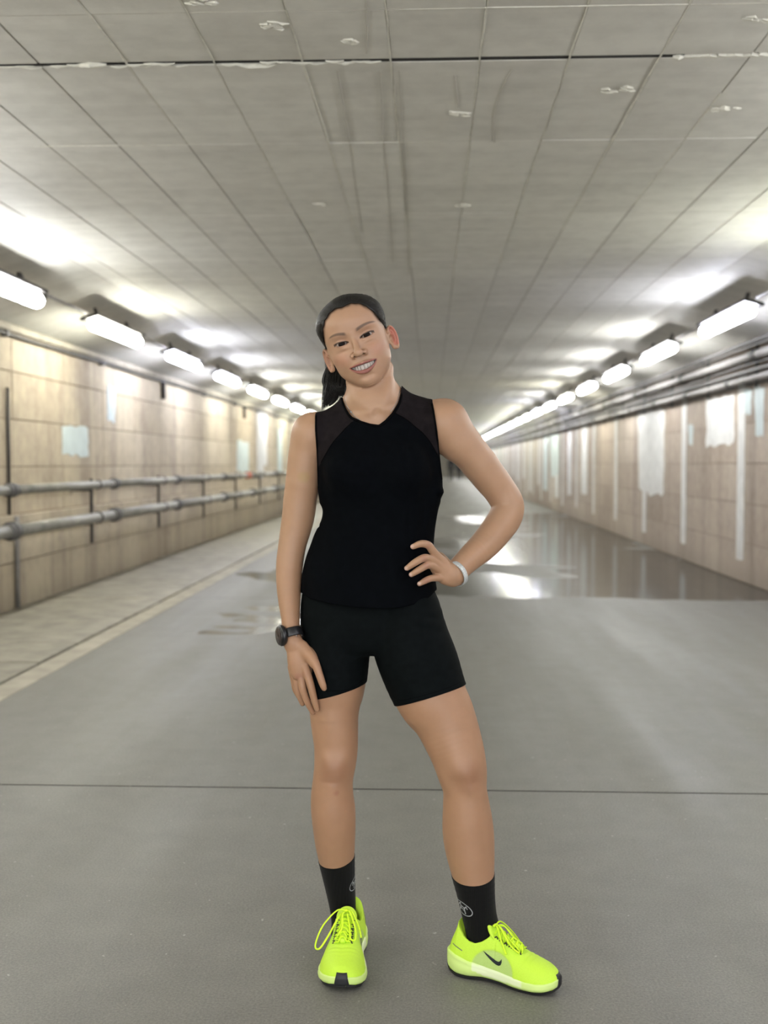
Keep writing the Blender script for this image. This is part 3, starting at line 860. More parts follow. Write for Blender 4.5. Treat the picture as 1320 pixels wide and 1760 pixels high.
def head_field():
    """in head units; v up, w to the front"""
    F = Field(14)
    #       v    u0  half  front back  w0        (Loft axis = v: order u, w ; 'front' is the negative side)
    rows = [(-81, 0, 18, 38, 12, 8), (-80, 0, 21, 40, 14, 8), (-74, 0, 28.5, 43.5, 19, 8), (-64, .3, 37.5, 46, 24, 8), (-52, .5, 44.5, 47.5, 28, 7), (-42, .5, 48, 49, 34, 6), (-25, .5, 51.5, 50, 44, 5),
            (-10, .5, 53, 50, 54, 4), (5, .5, 54, 50, 62, 4), (20, .5, 55.5, 52.5, 68, 3), (34, 0, 55, 53.5, 68, 1), (46, 0, 51, 50, 64, -1), (56, 0, 43, 43, 56, -3), (64, 0, 33, 33, 44, -5), (70, 0, 20, 21, 28, -7), (73, 0, 7, 7, 10, -8)]
    # mirror the depth sign: Loft's front is the negative second coordinate, ours is +w, so feed -w
    class HL(Loft):
        def __call__(s, q):
            p = q.copy(); p[:, 2] = -p[:, 2]; return Loft.__call__(s, p)
    rows = [(v, u, h, f, b, -w) for v, u, h, f, b, w in rows]
    hl = HL(rows, 5, 2.15, ax=1)
    hl.lo, hl.hi = np.array([-60, -90, -80.]), np.array([60, 78, 64.])
    F.add(hl, 0)
    B = F.bump
    F.add(Ell((0, -71.5, 33), (19, 13, 19)), 6)
    F.add(Ell((0, -68, 8), (24, 12, 22)), 5)
    for s in (-1, 1):
        B((s * 42, -52, 10), (16, 16, 22), 2.2)                       # jaw angle
        B((s * 37, -20, 33), (13, 11, 14), 2.6)                       # cheekbone
        B((s * 25, -29, 45), (11, 10, 13), 4.2)                       # smiling cheek
        B((s * 27, 15, 48), (15, 6, 14), 2.2)                         # brow ridge
        B((s * 30, -54, 38), (9, 11, 12), -1.6)                       # hollow beside the mouth
        B((s * 47, 24, 20), (10, 14, 18), -1.5)                       # temple
        B((s * 14, 1, 52), (6, 7, 12), -3.0)                          # inner eye corner
        B((s * 24, 6, 52), (12, 5, 14), -2.4)                         # socket
        B((s * 24, -8.6, 50), (10, 2.6, 12), 1.1)
        B((s * 24, -14, 50), (12, 3.2, 14), -1.5)
    B((0, -77, 40), (13, 9, 14), 2.5)                                 # chin
    B((0, -66, 52), (13, 4, 12), -1.6)
    B((0, 34, 50), (30, 20, 20), 2.0)                                 # forehead
    B((0, -49, 50), (20, 13, 16), 5.0)                                # dental mound
    # nose
    F.add(Chain([(0, 10, 50), (0, 2, 51.5), (0, -8, 56.5), (0, -17, 62), (0, -22.5, 66)], [4.6, 4.2, 4.8, 5.8, 6.6]), 5)
    F.add(Ell((0, -23.5, 65.5), (7.6, 6, 6.4)), 3)
    for s in (-1, 1):
        F.add(Ell((s * 10.6, -26, 58), (5.0, 5.0, 6.2)), 5)
        F.sub(Chain([(s * 7.6, -32.5, 68), (s * 7.8, -29, 62), (s * 6, -23, 52)], [3.4, 3.1, 2.2], n=1), .6)             # nostril
        # nasolabial fold
        F.sub(Chain([(s * 15, -27, 58), (s * 21, -32, 58), (s * 27, -39, 55.5), (s * 31, -48, 51), (s * 31, -56, 47.5)], [1.6, 2.6, 3.0, 2.6, 1.2]), 2.8)
    F.sub(Chain([(38, -30, 50), (43, -42, 42), (41, -56, 37)], [.9, 1.8, .9]), 2.2)                  # smile crease
    F.sub(Chain([(-36, -50, 46), (-35, -58, 41)], [1.0, 1.0]), 2.2)
    # lips
    F.add(Chain([(-24, -44.2, 48), (-17, -42.6, 54), (-9, -41.8, 58), (-3, -41.4, 60), (0, -42.2, 60.2), (3, -41.4, 60), (9, -41.8, 58), (17, -42.6, 54), (25, -43.8, 47.5)],
                [1.0, 1.9, 2.4, 2.6, 2.4, 2.6, 2.4, 1.9, 1.0]), 1.4)
    F.add(Chain([(-24, -45.4, 47), (-17, -51.2, 52), (-9, -55.6, 55.6), (0, -57.4, 57), (9, -55.6, 55.6), (17, -51.2, 52), (25, -45, 46.5)], [1.0, 2.2, 3.2, 3.6, 3.2, 2.2, 1.0]), 1.6)
    F.sub(Chain([(-9, -66, 56), (0, -67, 57), (9, -66, 56)], [1.5, 2, 1.5]), 5)
    # mouth opening
    class Mouth:
        lo = np.array([-26., -60, 36]); hi = np.array([27., -40, 70])
        def __call__(s, q):
            u, v, w = q.T; t = (u - .5) / 23.5; k = np.clip(1 - t * t, 0, None)
            up = -44.3 - .6 * k; dn = -44.6 - 9.0 * k ** .8
            d = np.maximum(v - up, dn - v); d = np.maximum(d, np.abs(u - .5) - 23.5)
            surf = 60 - 14 * t * t
            return np.maximum(d, (surf - 11) - w)
    F.sub(Mouth(), .8)
    # lids with almond openings
    for s in (-1, 1):
        ec = np.array([s * 23.2, -.5, 41.5])
        F.add(Ell(ec, 9.9), 2.2)
        class Alm:
            def __init__(z, ec, s): z.ec = ec; z.s = s; z.lo = ec + (-15, -8, 0); z.hi = ec + (15, 8, 26)
            def __call__(z, q):
                p = q - z.ec; x = p[:, 0] * z.s; y = p[:, 1] - .08 * x            # outer corner slightly higher
                t = (x - .3) / 12.4; k = np.clip(1 - t * t, 0, None)
                up = 2.9 * k ** .75 + .15; dn = -2.5 * k ** .9
                d = np.maximum(y - up, dn - y); d = np.maximum(d, np.abs(t) * 12.4 - 12.4)
                r = np.sqrt((p ** 2).sum(1))
                front = 2.0 - p[:, 2]
                inner = np.maximum(front, d)
                return inner
        F.sub(Alm(ec, s), .5)
        F.sub(Chain([ec + (-s * 11, 5.0, 9.5), ec + (-s * 4, 7.0, 11), ec + (s * 5, 7.4, 10), ec + (s * 11, 5.4, 6)], [.3, .55, .55, .3]), 1.2)   # lid crease
        F.sub(Chain([ec + (-s * 9, -5.6, 10), ec + (0, -7.2, 11), ec + (s * 9, -5.4, 8)], [.2, .5, .2]), 2.0)                                     # lower fold
    # ears
    for s in (-1, 1):
        back = 15 if s > 0 else 10
        a = np.array([s * 51., -20., 6.]); b = np.array([s * (51. + back), -18., -11.])
        ax = b - a; ax /= np.linalg.norm(ax); up = np.array([s * .10, 1, -.08]); up -= ax * up.dot(ax); up /= np.linalg.norm(up); nn = np.cross(ax, up)
        R = np.stack([ax, up, nn], 1); c = (a + b) / 2 + ax * 1.5 + (0, 1, 0)
        F.add(Ell(c, (11.5, 18.5, 2.6), R), 2.5)
        ring = [c + ax * (math.cos(t) * 9.4 + 1) + up * (math.sin(t) * 18.2 - (3 if math.sin(t) < -.7 else 0)) + nn * s * 1.8 * 0 for t in np.linspace(-2.0, 2.6, 12)]
        fr = nn if nn[2] > 0 else -nn
        ring = [p + fr * 2.8 for p in ring]
        F.add(Chain(ring, [2.6, 2.4, 2.2, 2.1, 2.1, 2.2, 2.2, 2.3, 2.3, 2.2, 2.0, 1.6]), 1.2)
        F.add(Ell(c - up * 17 - ax * 2.5 + fr * 1, (5.5, 5.5, 3.2), R), 2)                             # lobe
        F.add(Chain([c + up * 10 - ax * 1 + fr * 2.0, c + ax * 4 + up * 1 + fr * 3, c - up * 9 + ax * 1 + fr * 2.6], [1.4, 1.9, 1.7]), 1.2)   # antihelix
        F.sub(Ell(c - ax * 2.8 - up * 3 + fr * 3, (4.6, 7.5, 4.6), R), 1.0)
        F.sub(Ell(c + ax * 2 + up * 10.5 + fr * 2.8, (3.6, 4.5, 2.4), R), 1.0)                           # concha
    return F
HEADF = head_field()
class HeadPrim:
    lo = frH((0, 0, 0)) - .15; hi = frH((0, 0, 0)) + .15
    def __call__(s, q): return HEADF(toH(q)) * SH

def finger(F, pts, rad, k=.0035, sy=1.0):
    """one finger: own chain, knuckles slightly thicker"""
    F.add(Chain(pts, rad, sy, n=4), k)

def body_field():
    F = Field(.035)
    F.add(Loft(rows_loft([(706, 606, 680, .045, .05, 2.785), (725, 560, 730, .06, .07, 2.785), (760, 553, 748, .085, .085, 2.78), (800, 553, 750, .10, .09, 2.775), (850, 556, 746, .095, .09, 2.772),
                          (900, 560, 738, .085, .085, 2.77), (950, 552, 740, .088, .09, 2.77), (1000, 535, 741, .092, .105, 2.77), (1050, 528, 744, .095, .12, 2.77), (1080, 530, 752, .09, .118, 2.77), (1098, 545, 745, .06, .09, 2.77)]), 6), 0)
    F.add(Ell(P(605, 812, 2.70), (.06, .045, .06)), .03); F.add(Ell(P(697, 808, 2.70), (.06, .045, .06)), .03)
    # shoulders and collar
    F.add(Chain([P(612, 700, 2.80), P(580, 722, 2.79), P(545, 745, 2.785)], [.032, .033, .036]), .03)
    F.add(Chain([P(672, 690, 2.80), P(710, 706, 2.795), P(752, 722, 2.79)], [.034, .036, .043]), .03)
    F.add(Ell(P(765, 727, 2.79), (.055, .058, .055)), .02)
    F.add(Ell(P(533, 748, 2.785), (.042, .05, .048)), .02)
    for rows in (ARM_A, ARM_B):
        c, r = stations(rows); F.add(Chain(c[:4], r[:4], 1.05), .018); F.add(Chain(c[3:], r[3:], 1.05), .003)
    c, r = stations(LEG_A); F.add(Chain(c, r, LEG_A_SY, n=6), .02)
    c, r = stations(LEG_B); F.add(Chain(c, r, LEG_B_SY, n=6), .012)
    # knees
    F.bump(P(574, 1322, 2.695), (.028, .05, .026), .007); F.bump(P(574, 1350, 2.70), (.02, .05, .016), .004)
    F.bump(P(556, 1302, 2.70), (.016, .05, .02), .003); F.bump(P(594, 1302, 2.70), (.016, .05, .02), .003)
    F.bump(P(574, 1345, 2.70), (.03, .05, .006), -.0018)
    F.bump(P(804, 1326, 2.63), (.03, .05, .028), .008); F.bump(P(813, 1356, 2.64), (.018, .05, .016), .005); F.bump(P(785, 1345, 2.64), (.018, .05, .02), -.003)
    F.bump(P(780, 1300, 2.65), (.016, .05, .03), .003)
    F.sub(Chain([P(552, 1333, 2.684), P(572, 1340, 2.678), P(592, 1334, 2.682)], [.0015, .002, .0015]), .007)
    F.add(Chain([P(574, 1360, 2.715), P(572, 1420, 2.728), P(580, 1480, 2.75)], [.012, .012, .01]), .02)
    F.add(Chain([P(812, 1362, 2.652), P(815, 1420, 2.655), P(818, 1480, 2.66)], [.012, .012, .01]), .02)
    # feet inside the shoes
    F.add(Chain([P(594, 1600, 2.815), P(593, 1632, 2.77), P(588, 1672, 2.68)], [.027, .024, .014]), .02)
    F.add(Chain([P(830, 1605, 2.68), P(858, 1645, 2.665), P(915, 1690, 2.635)], [.027, .024, .014]), .02)
    # neck
    c, r = stations([(601, 622, 668, 612, 2.775), (598, 648, 672, 638, 2.775), (597, 664, 674.5, 655, 2.778), (595, 682, 685, 672, 2.783), (589, 706, 699, 696, 2.79)])
    F.add(Chain(c, r, .98), .02)
    F.add(Chain([P(668, 632, 2.775), P(664, 668, 2.742), P(656, 702, 2.722)], [.010, .010, .007]), .018)
    F.add(Chain([P(604, 655, 2.765), P(618, 685, 2.738), P(640, 705, 2.722)], [.009, .010, .007]), .018)
    F.sub(Ell(P(648, 712, 2.706), (.012, .008, .010)), .012)
    F.add(HeadPrim(), .010)
    # --- hanging hand (image left)
    Y = 2.705
    F.add(Chain([P(503.5, 1106, Y), P(509, 1119, Y - .002), P(513, 1136, Y - .003), P(516, 1152, Y - .003)], [.0195, .0235, .0275, .0265], .55), .008)
    F.add(Chain([P(520, 1112, Y - .004), P(531, 1126, Y - .014), P(539, 1140, Y - .024)], [.014, .0145, .0115], .85), .010)
    finger(F, [P(535, 1128, Y - .018), P(543, 1143, Y - .028), P(549, 1160, Y - .034), P(554.5, 1176, Y - .036), P(557, 1183, Y - .035)], [.0110, .0105, .0094, .0085, .0066], .004)
    finger(F, [P(524, 1146, Y - .008), P(530, 1164, Y - .016), P(534.5, 1180, Y - .020), P(540, 1203, Y - .016), P(544.5, 1219, Y - .010)], [.0115, .0102, .0096, .0082, .0066], .0025)
    finger(F, [P(514, 1148, Y - .002), P(518.5, 1168, Y - .006), P(521, 1186, Y - .008), P(529, 1208, Y - .002), P(537.5, 1224, Y + .006)], [.0115, .0102, .0096, .0082, .0066], .0015)
    finger(F, [P(506, 1148, Y + .006), P(509.5, 1170, Y + .006), P(513, 1190, Y + .008), P(520, 1209, Y + .016)], [.0110, .0098, .0090, .0068], .0015)
    finger(F, [P(501, 1146, Y + .014), P(504.5, 1167, Y + .018), P(507.5, 1184, Y + .022), P(513, 1197, Y + .028)], [.0098, .0084, .0078, .0060], .0015)
    # --- hand on hip (image right)
    Y = 2.70
    F.add(Chain([P(785, 986, 2.718), P(772, 986, 2.708), P(760, 979, 2.700), P(754, 974, 2.695)], [.0215, .024, .0245, .022], .6), .010)
    F.add(Chain([P(778, 998, 2.712), P(765, 995, 2.702), P(756, 991, 2.698)], [.013, .0135, .011], .8), .008)
    finger(F, [P(762, 966, 2.70), P(752, 957, 2.688), P(743, 946, 2.675), P(736, 937, 2.664), P(724, 934.5, 2.652), P(710, 939.5, 2.648)], [.0120, .0108, .0098, .0094, .0086, .0066], .004)
    finger(F, [P(757, 972, 2.695), P(745, 964, 2.680), P(735, 959.5, 2.664), P(727, 959.5, 2.654), P(713, 967, 2.644), P(699.5, 976.5, 2.643)], [.0120, .0104, .0097, .0093, .0085, .0065], .0025)
    finger(F, [P(757, 980, 2.695), P(748, 975, 2.682), P(740, 971.5, 2.668), P(733, 972, 2.658), P(720, 979.5, 2.647), P(707, 987.5, 2.645)], [.0110, .0100, .0093, .0089, .0082, .0063], .0015)
    finger(F, [P(762, 992, 2.700), P(752, 993, 2.688), P(741, 994, 2.673), P(732, 997.5, 2.664), P(721, 1003.5, 2.659)], [.0105, .0090, .0082, .0078, .0058], .0015)
    finger(F, [P(770, 972, 2.715), P(762, 962, 2.735), P(755, 955, 2.76), P(748, 955, 2.785)], [.012, .0115, .010, .0075], .004)
    return F
BODYF = body_field()

HLINE = [(0, 58.5), (16, 60), (28, 54.5), (38, 46), (46, 34), (51, 20), (54, 6), (55.5, -8), (53, -16)]
HEYE = [frH((-23.2, -.5, 41.5)), frH((23.2, -.5, 41.5))]
def sm(x, a, b):
    t = np.clip((x - a) / (b - a), 0, 1); return t * t * (3 - 2 * t)
def skin_color(V):
    base = np.array([.385, .228, .139]); C = np.tile(base, (len(V), 1))
    def blend(w, col, amt=1.0):
        nonlocal C
        w = (w * amt)[:, None]; C = C * (1 - w) + np.array(col) * w
    def spot(px, py, Y, r, col, amt):
        d = np.linalg.norm((V - P(px, py, Y)), axis=1); blend(1 - sm(d, r * .3, r), col, amt)
    # limbs a little deeper tan than face and shoulders
    blend(sm(-V[:, 2], -1.15, -.75), (.355, .197, .115), .8)
    for k in ((574, 1330, 2.69, .055), (803, 1335, 2.63, .055)): spot(*k, (.27, .135, .078), .6)
    spot(577, 1362, 2.70, .012, (.25, .10, .065), .6); spot(826, 1392, 2.65, .010, (.25, .10, .065), .5)
    spot(522, 820, 2.75, .022, (.35, .23, .085), .6)
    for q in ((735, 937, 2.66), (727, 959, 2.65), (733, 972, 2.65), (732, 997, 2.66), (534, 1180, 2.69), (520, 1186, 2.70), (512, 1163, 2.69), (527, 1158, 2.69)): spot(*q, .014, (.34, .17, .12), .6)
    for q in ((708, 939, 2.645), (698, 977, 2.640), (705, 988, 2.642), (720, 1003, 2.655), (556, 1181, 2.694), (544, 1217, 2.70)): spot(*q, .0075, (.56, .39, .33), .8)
    h = toH(V); u, v, w = h.T; head = (np.abs(u) < 75) & (v > -88) & (v < 80) & (np.abs(w) < 90)
    i = np.nonzero(head)[0]; u, v, w = u[i], v[i], w[i]; c = C[i]
    def b2(wt, col, amt=1.0):
        nonlocal c
        wt = (wt * amt)[:, None]; c = c * (1 - wt) + np.array(col) * wt
    face = sm(w, -5, 20)
    b2(face, (.385, .228, .147), .6)
    for s in (-1, 1):
        r = np.sqrt((u - s * 33) ** 2 / 1.3 + (v + 26) ** 2 * 1.3); b2((1 - sm(r, 4, 22)) * face, (.42, .20, .14), .45)
        # brow
        x = (u * s - (8 if s > 0 else 9.5)) / (37 if s > 0 else 31.5); t = np.clip(x, 0, 1); cy = 13.5 + 5.8 * np.sin(np.clip(t, 0, 1) * 1.9) - 3.2 * t ** 3
        th = 2.7 * (1 - .7 * t ** 2) + .3
        m = (1 - sm(np.abs(v - cy), th * .5, th * 1.25)) * sm(x, -.06, .12) * (1 - sm(x, .86, 1.05)) * (w > 20)
        b2(m, (.07, .044, .032), .80)
        # lash lines, painted wider to take in the lid's shadow, and lid shade
        X = (u - s * 23.2) * s; y = v + .5 - .08 * X; tt = (X - .3) / 12.4; k = np.clip(1 - tt * tt, 0, None)
        up = 2.9 * k ** .75 + .15; dn = -2.5 * k ** .9
        m = (1 - sm(np.hypot(X / 1.6, y - 2), 4, 11)) * (w > 25); b2(m, (.33, .18, .12), .4)
        m = (1 - sm(np.abs(y - up - .5), .9 + .5 * np.clip(tt, 0, 1), 2.1 + .7 * np.clip(tt, 0, 1))) * (np.abs(tt) < 1.08) * (w > 25); b2(m, (.03, .018, .012), .95)
        m = (1 - sm(np.abs(y - dn + .3), .3, 1.1)) * (np.abs(tt) < 1.0) * (w > 25); b2(m, (.16, .08, .055), .6)
    # inner ear redness (viewer right ear is redder)
    m = sm(u, 57, 62) * (v > -34) * (v < 0); b2(m, (.42, .12, .085), .75)
    m = sm(-u, 54, 58) * (v > -38) * (v < 2); b2(m, (.38, .17, .12), .4)
    # lips
    t = (u - .5) / 24.5; k = np.clip(1 - t * t, 0, None); inr = (np.abs(t) < 1.03) & (w > 38)
    up0 = -44.3 - .6 * k; up1 = up0 + .8 + 3.6 * k ** .55 - 1.2 * np.exp(-(u / 2.2) ** 2)
    dn0 = -44.6 - 9.0 * k ** .8; dn1 = dn0 - .8 - 6.0 * k ** .9
    m = (1 - sm(v - up1, -.4, .6)) * sm(v - dn1, -.6, .6) * inr
    b2(m, (.25, .082, .07), .88)
    m = ((v < up0 + .3) & (v > dn0 - .3) & inr & (w < 60 - 14 * t * t - 5.5)).astype(float); b2(m, (.05, .012, .01), .95)
    hl = [(-x, y) for x, y in HLINE[::-1]] + HLINE[1:] + [(54, -18), (47, -120), (-47, -120), (-54, -18)]
    dd = -in_poly(u, v, hl); m = (1 - sm(dd + .8 * np.sin(u * .5), -1, 6)) * (w > 0) * sm(v, -6, 8); b2(m, (.035, .024, .018), .85)
    C[i] = c
    return C

PO = empty('person', (0.0, 2.70, 0.0), 'smiling woman in black tank top, shorts and neon yellow running shoes, hand on hip', 'person')

# one continuous body mesh, finer where the face and hands are
def region_mesh(fields):
    V0, F0, off = [], [], 0
    for (lo, hi, h) in fields:
        class Clip:
            def __call__(s, q): return BODYF(q)
        V, F = nets(BODYF, np.array(lo) - .004, np.array(hi) + .004, h, 1.5, 1)
        # keep faces whose centre lies inside the region box
        c = V[F].mean(1); k = ((c >= np.array(lo) - .0028) & (c <= np.array(hi) + .0028)).all(1); F = F[k]
        used = np.unique(F); mp = -np.ones(len(V), int); mp[used] = np.arange(len(used)); V0.append(V[used]); F0.append(mp[F] + off); off += len(used)
    return np.vstack(V0), np.vstack(F0)
blo, bhi = BODYF.bounds()
zN = P(0, 694, 2.76)[2]          # neck cut (hidden level change of mesh size)
zW = P(0, 1090, 2.71)[2]         # wrist under the watch
xW = P(778, 0, 2.72)[0]
regs = [((blo[0], blo[1], zN), bhi, .00135)]
zH1 = P(0, 925, 2.7)[2]; zH0 = P(0, 1012, 2.7)[2]; zA = P(0, 1236, 2.7)[2]; xA = P(562, 0, 2.7)[0]
xB0 = P(694, 0, 2.66)[0]; xB1 = P(786, 0, 2.72)[0]
big = [((blo[0], blo[1], zH1), (bhi[0], bhi[1], zN), .0026),
       ((blo[0], blo[1], zH0), (xB0, bhi[1], zH1), .0026), ((xB1, blo[1], zH0), (bhi[0], bhi[1], zH1), .0026), ((xB0, 2.80, zH0), (xB1, bhi[1], zH1), .0026),
       ((blo[0], blo[1], zW), (bhi[0], bhi[1], zH0), .0026),
       ((xA, blo[1], zA), (bhi[0], bhi[1], zW), .0026), ((blo[0], 2.80, zA), (xA, bhi[1], zW), .0026),
       ((blo[0], blo[1], blo[2]), (bhi[0], bhi[1], zA), .0026)]
fine = [((blo[0], blo[1], zA), (xA, 2.80, zW), .0014), ((xB0, blo[1], zH0), (xB1, 2.80, zH1), .0014)]
BV, BF = region_mesh(regs + big + fine)
body = mk('body', BV, BF, M_SKIN, PO, True); paint(body, BV, skin_color)
BB = bvh_of(BV, BF)

# ---- eyes, teeth
def ball(c, r, nu=32, nv=24):
    v, f = [], []
    for i in range(nv + 1):
        a = math.pi * i / nv
        for j in range(nu):
            b = 2 * math.pi * j / nu; v.append((math.sin(a) * math.cos(b), math.sin(a) * math.sin(b), math.cos(a)))
    for i in range(nv):
        for j in range(nu): f.append((i * nu + j, (i + 1) * nu + j, (i + 1) * nu + (j + 1) % nu, i * nu + (j + 1) % nu))
    return np.array(v), f
def eye_mat():
    m = N('eye'); at = m.node('ShaderNodeAttribute', attribute_name='Col').outputs['Color']
    n1 = m.noise(m.coord('Object'), 300, 2)
    m.set(Base_Color=m.mix(.1, at, m.ramp(n1, [(0, (.7, .6, .6)), (1, (1, 1, 1))]), 'MULTIPLY'), Roughness=.3, Coat_Weight=.03, Coat_Roughness=.03); m.b.inputs['Specular IOR Level'].default_value = .06; return m.m
M_EYE = eye_mat()
for i, s in enumerate((-1, 1)):
    v, f = ball(0, 1, 48, 40)
    c = np.array([s * 23.2, -.5, 41.5]); r = 9.0
    gaze = np.array([.02 if s > 0 else .05, .01, 1.0]); gaze /= np.linalg.norm(gaze)
    V = np.array([frH(c + p * r) for p in v])
    o = mk('eye', V, np.array(f), M_EYE, PO, True)
    ang = np.arccos(np.clip(v @ gaze, -1, 1))
    col = np.tile([.30, .255, .225], (len(v), 1)); k = (ang < .74)[:, None]; col = np.where(k, [.012, .006, .004], col); col = np.where((ang < .25)[:, None], [.002, .002, .002], col)  # eye white darkened to include the shade of the lids
    a = o.data.color_attributes.new('Col', 'FLOAT_COLOR', 'POINT'); a.data.foreach_set('color', np.hstack([col, np.ones((len(col), 1))]).astype(np.float32).ravel())
M_TEETH = simple('tooth_enamel', (.40, .345, .30), .3, nscale=200, namt=.04)
class TeethF(Field): pass
TF = TeethF(6)
for k, (uc, hw, zl) in enumerate([(-2.9, 3.25, -53.2), (3.6, 3.25, -53.2), (-8.3, 2.4, -52.4), (9.1, 2.4, -52.4), (-12.9, 2.2, -52.2), (13.7, 2.2, -52.2), (-16.7, 1.9, -50.6), (17.5, 1.9, -50.6), (-19.8, 1.4, -48.6), (20.6, 1.4, -48.6)]):
    wz = 53.8 - 14.5 * ((uc - .5) / 23) ** 2
    class SE(Ell):
        def __call__(s, q):
            p = np.abs(q - s.c) / s.r; return ((p ** 3.4).sum(1) ** (1 / 3.4) - 1) * s.r.min()
    zl -= 1.0
    if abs(uc - .5) > 17: wz -= 3.5
    TF.add(SE((uc, (zl - 42.5) / 2 - .3, wz - 2.2), (hw + .12, (-42.5 - zl) / 2 + .6, 3.2)), .15)
class THead(Field):
    def __call__(s, q): return TF(toH(q)) * SH
o, _, _ = mesh_field('teeth', THead(), .0006, M_TEETH, PO, frH((0, -48, 50)) - .038, frH((0, -48, 50)) + .038)

# ---- hair
def hair_field():
    F = Field(14)
    class HL(Loft):
        def __call__(s, q):
            p = q.copy(); p[:, 2] = -p[:, 2]; return Loft.__call__(s, p)
    rows = [(-46, 0, 18, 5, 30, 30), (-34, 0, 36, 14, 44, 20), (-20, 0, 50, 20, 56, 10), (-6, .5, 55.5, 30, 64, 4), (8, .5, 58.5, 51, 70, -2), (22, .5, 61, 55.5, 74, -3), (36, 0, 61, 56.5, 74, -1), (48, 0, 57.5, 54.5, 70, 1), (59, 0, 49.5, 48.5, 62, 3),
            (67, 0, 39.5, 39, 50, 5), (73, 0, 27, 27, 36, 7), (77, 0, 13, 13, 18, 8), (78.3, 0, 4, 4, 5, 8)]
    hl = HL(rows, 5, 2.1, ax=1); hl.lo, hl.hi = np.array([-64, -50, -84.]), np.array([64, 80, 64.])
    F.add(hl, 0)
    F.add(Ell((0, 60, 4), (34, 19, 38)), 3)
    F.add(Ell((-6, 4, -72), (15, 15, 10)), 6)                      # gathered bun of the ponytail base
    hx = np.array([p[0] for p in HLINE]); 
    poly = [(x, v) for x, v in HLINE] + [(54, -18), (45, -120), (-45, -120), (-54, -18)] + [(-x, v) for x, v in HLINE[::-1]]
    poly = [poly[i] for i in range(len(poly))]
    pm = [(-x, v) for x, v in HLINE[::-1]] + [(x, v) for x, v in HLINE[1:]] + [(54, -18), (47, -120), (-47, -120), (-54, -18)]
    def post(q, f):
        u, v, w = q.T
        d = in_poly(u, v, pm)                     # <0 in the face window
        ang = np.arctan2(u + 6, v - 4 + .4 * w)
        wob = .5 * np.sin(ang * 23 + v * .15)
        d = d - wob
        cut = np.maximum(d, -(w - 2))             # only the front half is cut away
        f = f + .12 * np.sin(ang * 38 + .06 * w) * sm(w, -75, -40) 
        # thin the sheet towards the hairline
        f = f + 3.0 * np.exp(-np.clip(d, 0, 40) / 9) * sm(w, -8, 10)
        # leave room for the ears
        for s_ in (-1, 1):
            e = np.sqrt(((u - s_ * 60) / 14) ** 2 + ((v + 22) / 23) ** 2 + ((w + 2) / 17) ** 2) - 1
            f = np.maximum(f, -e * 14)
        return np.maximum(f, -cut)
    F.post.append(post); return F
HF = hair_field()
class HHair(Field):
    def __call__(s, q): return HF(toH(q)) * SH
hair, HV, HFc = mesh_field('hair', HHair(), .0016, M_HAIR, PO, frH((0, 15, 0)) - .125, frH((0, 15, 0)) + .125, L=1.9)
# combed-back strands lying on the cap, plus baby hairs
R2 = random.Random(11)
hb = bvh_of(HV, HFc)
st = MB(); base = np.array([-6, 4, -74])
for k in range(620):
    t = R2.uniform(-1, 1); i = abs(t) ** .8 * (len(HLINE) - 1.001); a = int(i); fr = i - a
    hu = HLINE[a][0] + (HLINE[a + 1][0] - HLINE[a][0]) * fr; hv = HLINE[a][1] + (HLINE[a + 1][1] - HLINE[a][1]) * fr
    u0 = math.copysign(hu, t); lat = min(1, abs(u0) / 52)
    p0 = np.array([u0, hv + R2.uniform(.5, 6), 52.0 * math.sqrt(max(.02, 1 - (u0 / 62) ** 2))])
    p1 = np.array([math.copysign(min(60, abs(u0) * 1.25 + 3), u0), hv + 22 * (1 - lat) - 26 * lat * (1 if hv > 10 else .3), 12.0])
    pts = []; s0 = 0 if k % 3 else R2.uniform(0, .35)
    for s in np.linspace(s0, 1, 13):
        q = p0 * (1 - s) ** 2 + p1 * 2 * s * (1 - s) + base * s * s; c0 = np.array([0, 10, -4]); d = q - c0; d /= np.linalg.norm(d)
        W0 = frH(c0 + d * 120); dr = -(HR @ d)
        hit = hb.ray_cast(Vector(W0), Vector(dr), .2)
        if hit[0] is None or np.linalg.norm(toH(np.array(hit[0])) - q) > (22 if s < .5 else 70) or (pts and np.linalg.norm(np.array(hit[0]) - pts[-1]) > .045): continue
        pts.append(np.array(hit[0]) + dr * R2.uniform(-.0002, .0004))
    if len(pts) > 4:
        pp = cr(pts, 2); st.tube(pp, [.00015, .0003] + [.00048] * (len(pp) - 3) + [.0003], 4, caps=False)
st.build('hair_strands', M_HAIR, hair, True)['kind'] = 'stuff'
# ponytail
TFd = Field(.03)
tail = [frH((-8, 4, -74)), P(598, 600, 2.865), P(582, 635, 2.855), P(577, 662, 2.835), P(574, 684, 2.82), P(566, 697, 2.81)]
TFd.add(Chain(tail, [.012, .014, .016, .017, .010, .003], .9), .01)
pt, pv, pf = mesh_field('ponytail', TFd, .003, M_HAIR, PO)
pb = MB()
for k in range(640):
    a = R2.uniform(0, 6.28); rr = math.sqrt(R2.random()); ln = R2.uniform(.75, 1.05)
    o1 = np.array([math.cos(a), math.sin(a) * .6, 0]) * rr
    tx = 552 + 44 * R2.random() ** 1.1; tip = P(tx, 702 - (tx - 552) * .55 + R2.uniform(-16, 4), R2.uniform(2.80, 2.83))
    path = [frH((-8 + o1[0] * 6, 4 + o1[1] * 6, -74)), P(598 + o1[0] * 17, 602, 2.862 + o1[1] * .02), P(580 + o1[0] * 21, 636, 2.85 + o1[1] * .025), P(577 + o1[0] * 22, 662, 2.832 + o1[1] * .03), tip]
    path = cr(path, 4); n = len(path)
    pb.tube(path, [.0011] * (n - 3) + [.0009, .0006, .0002], 4, caps=False)
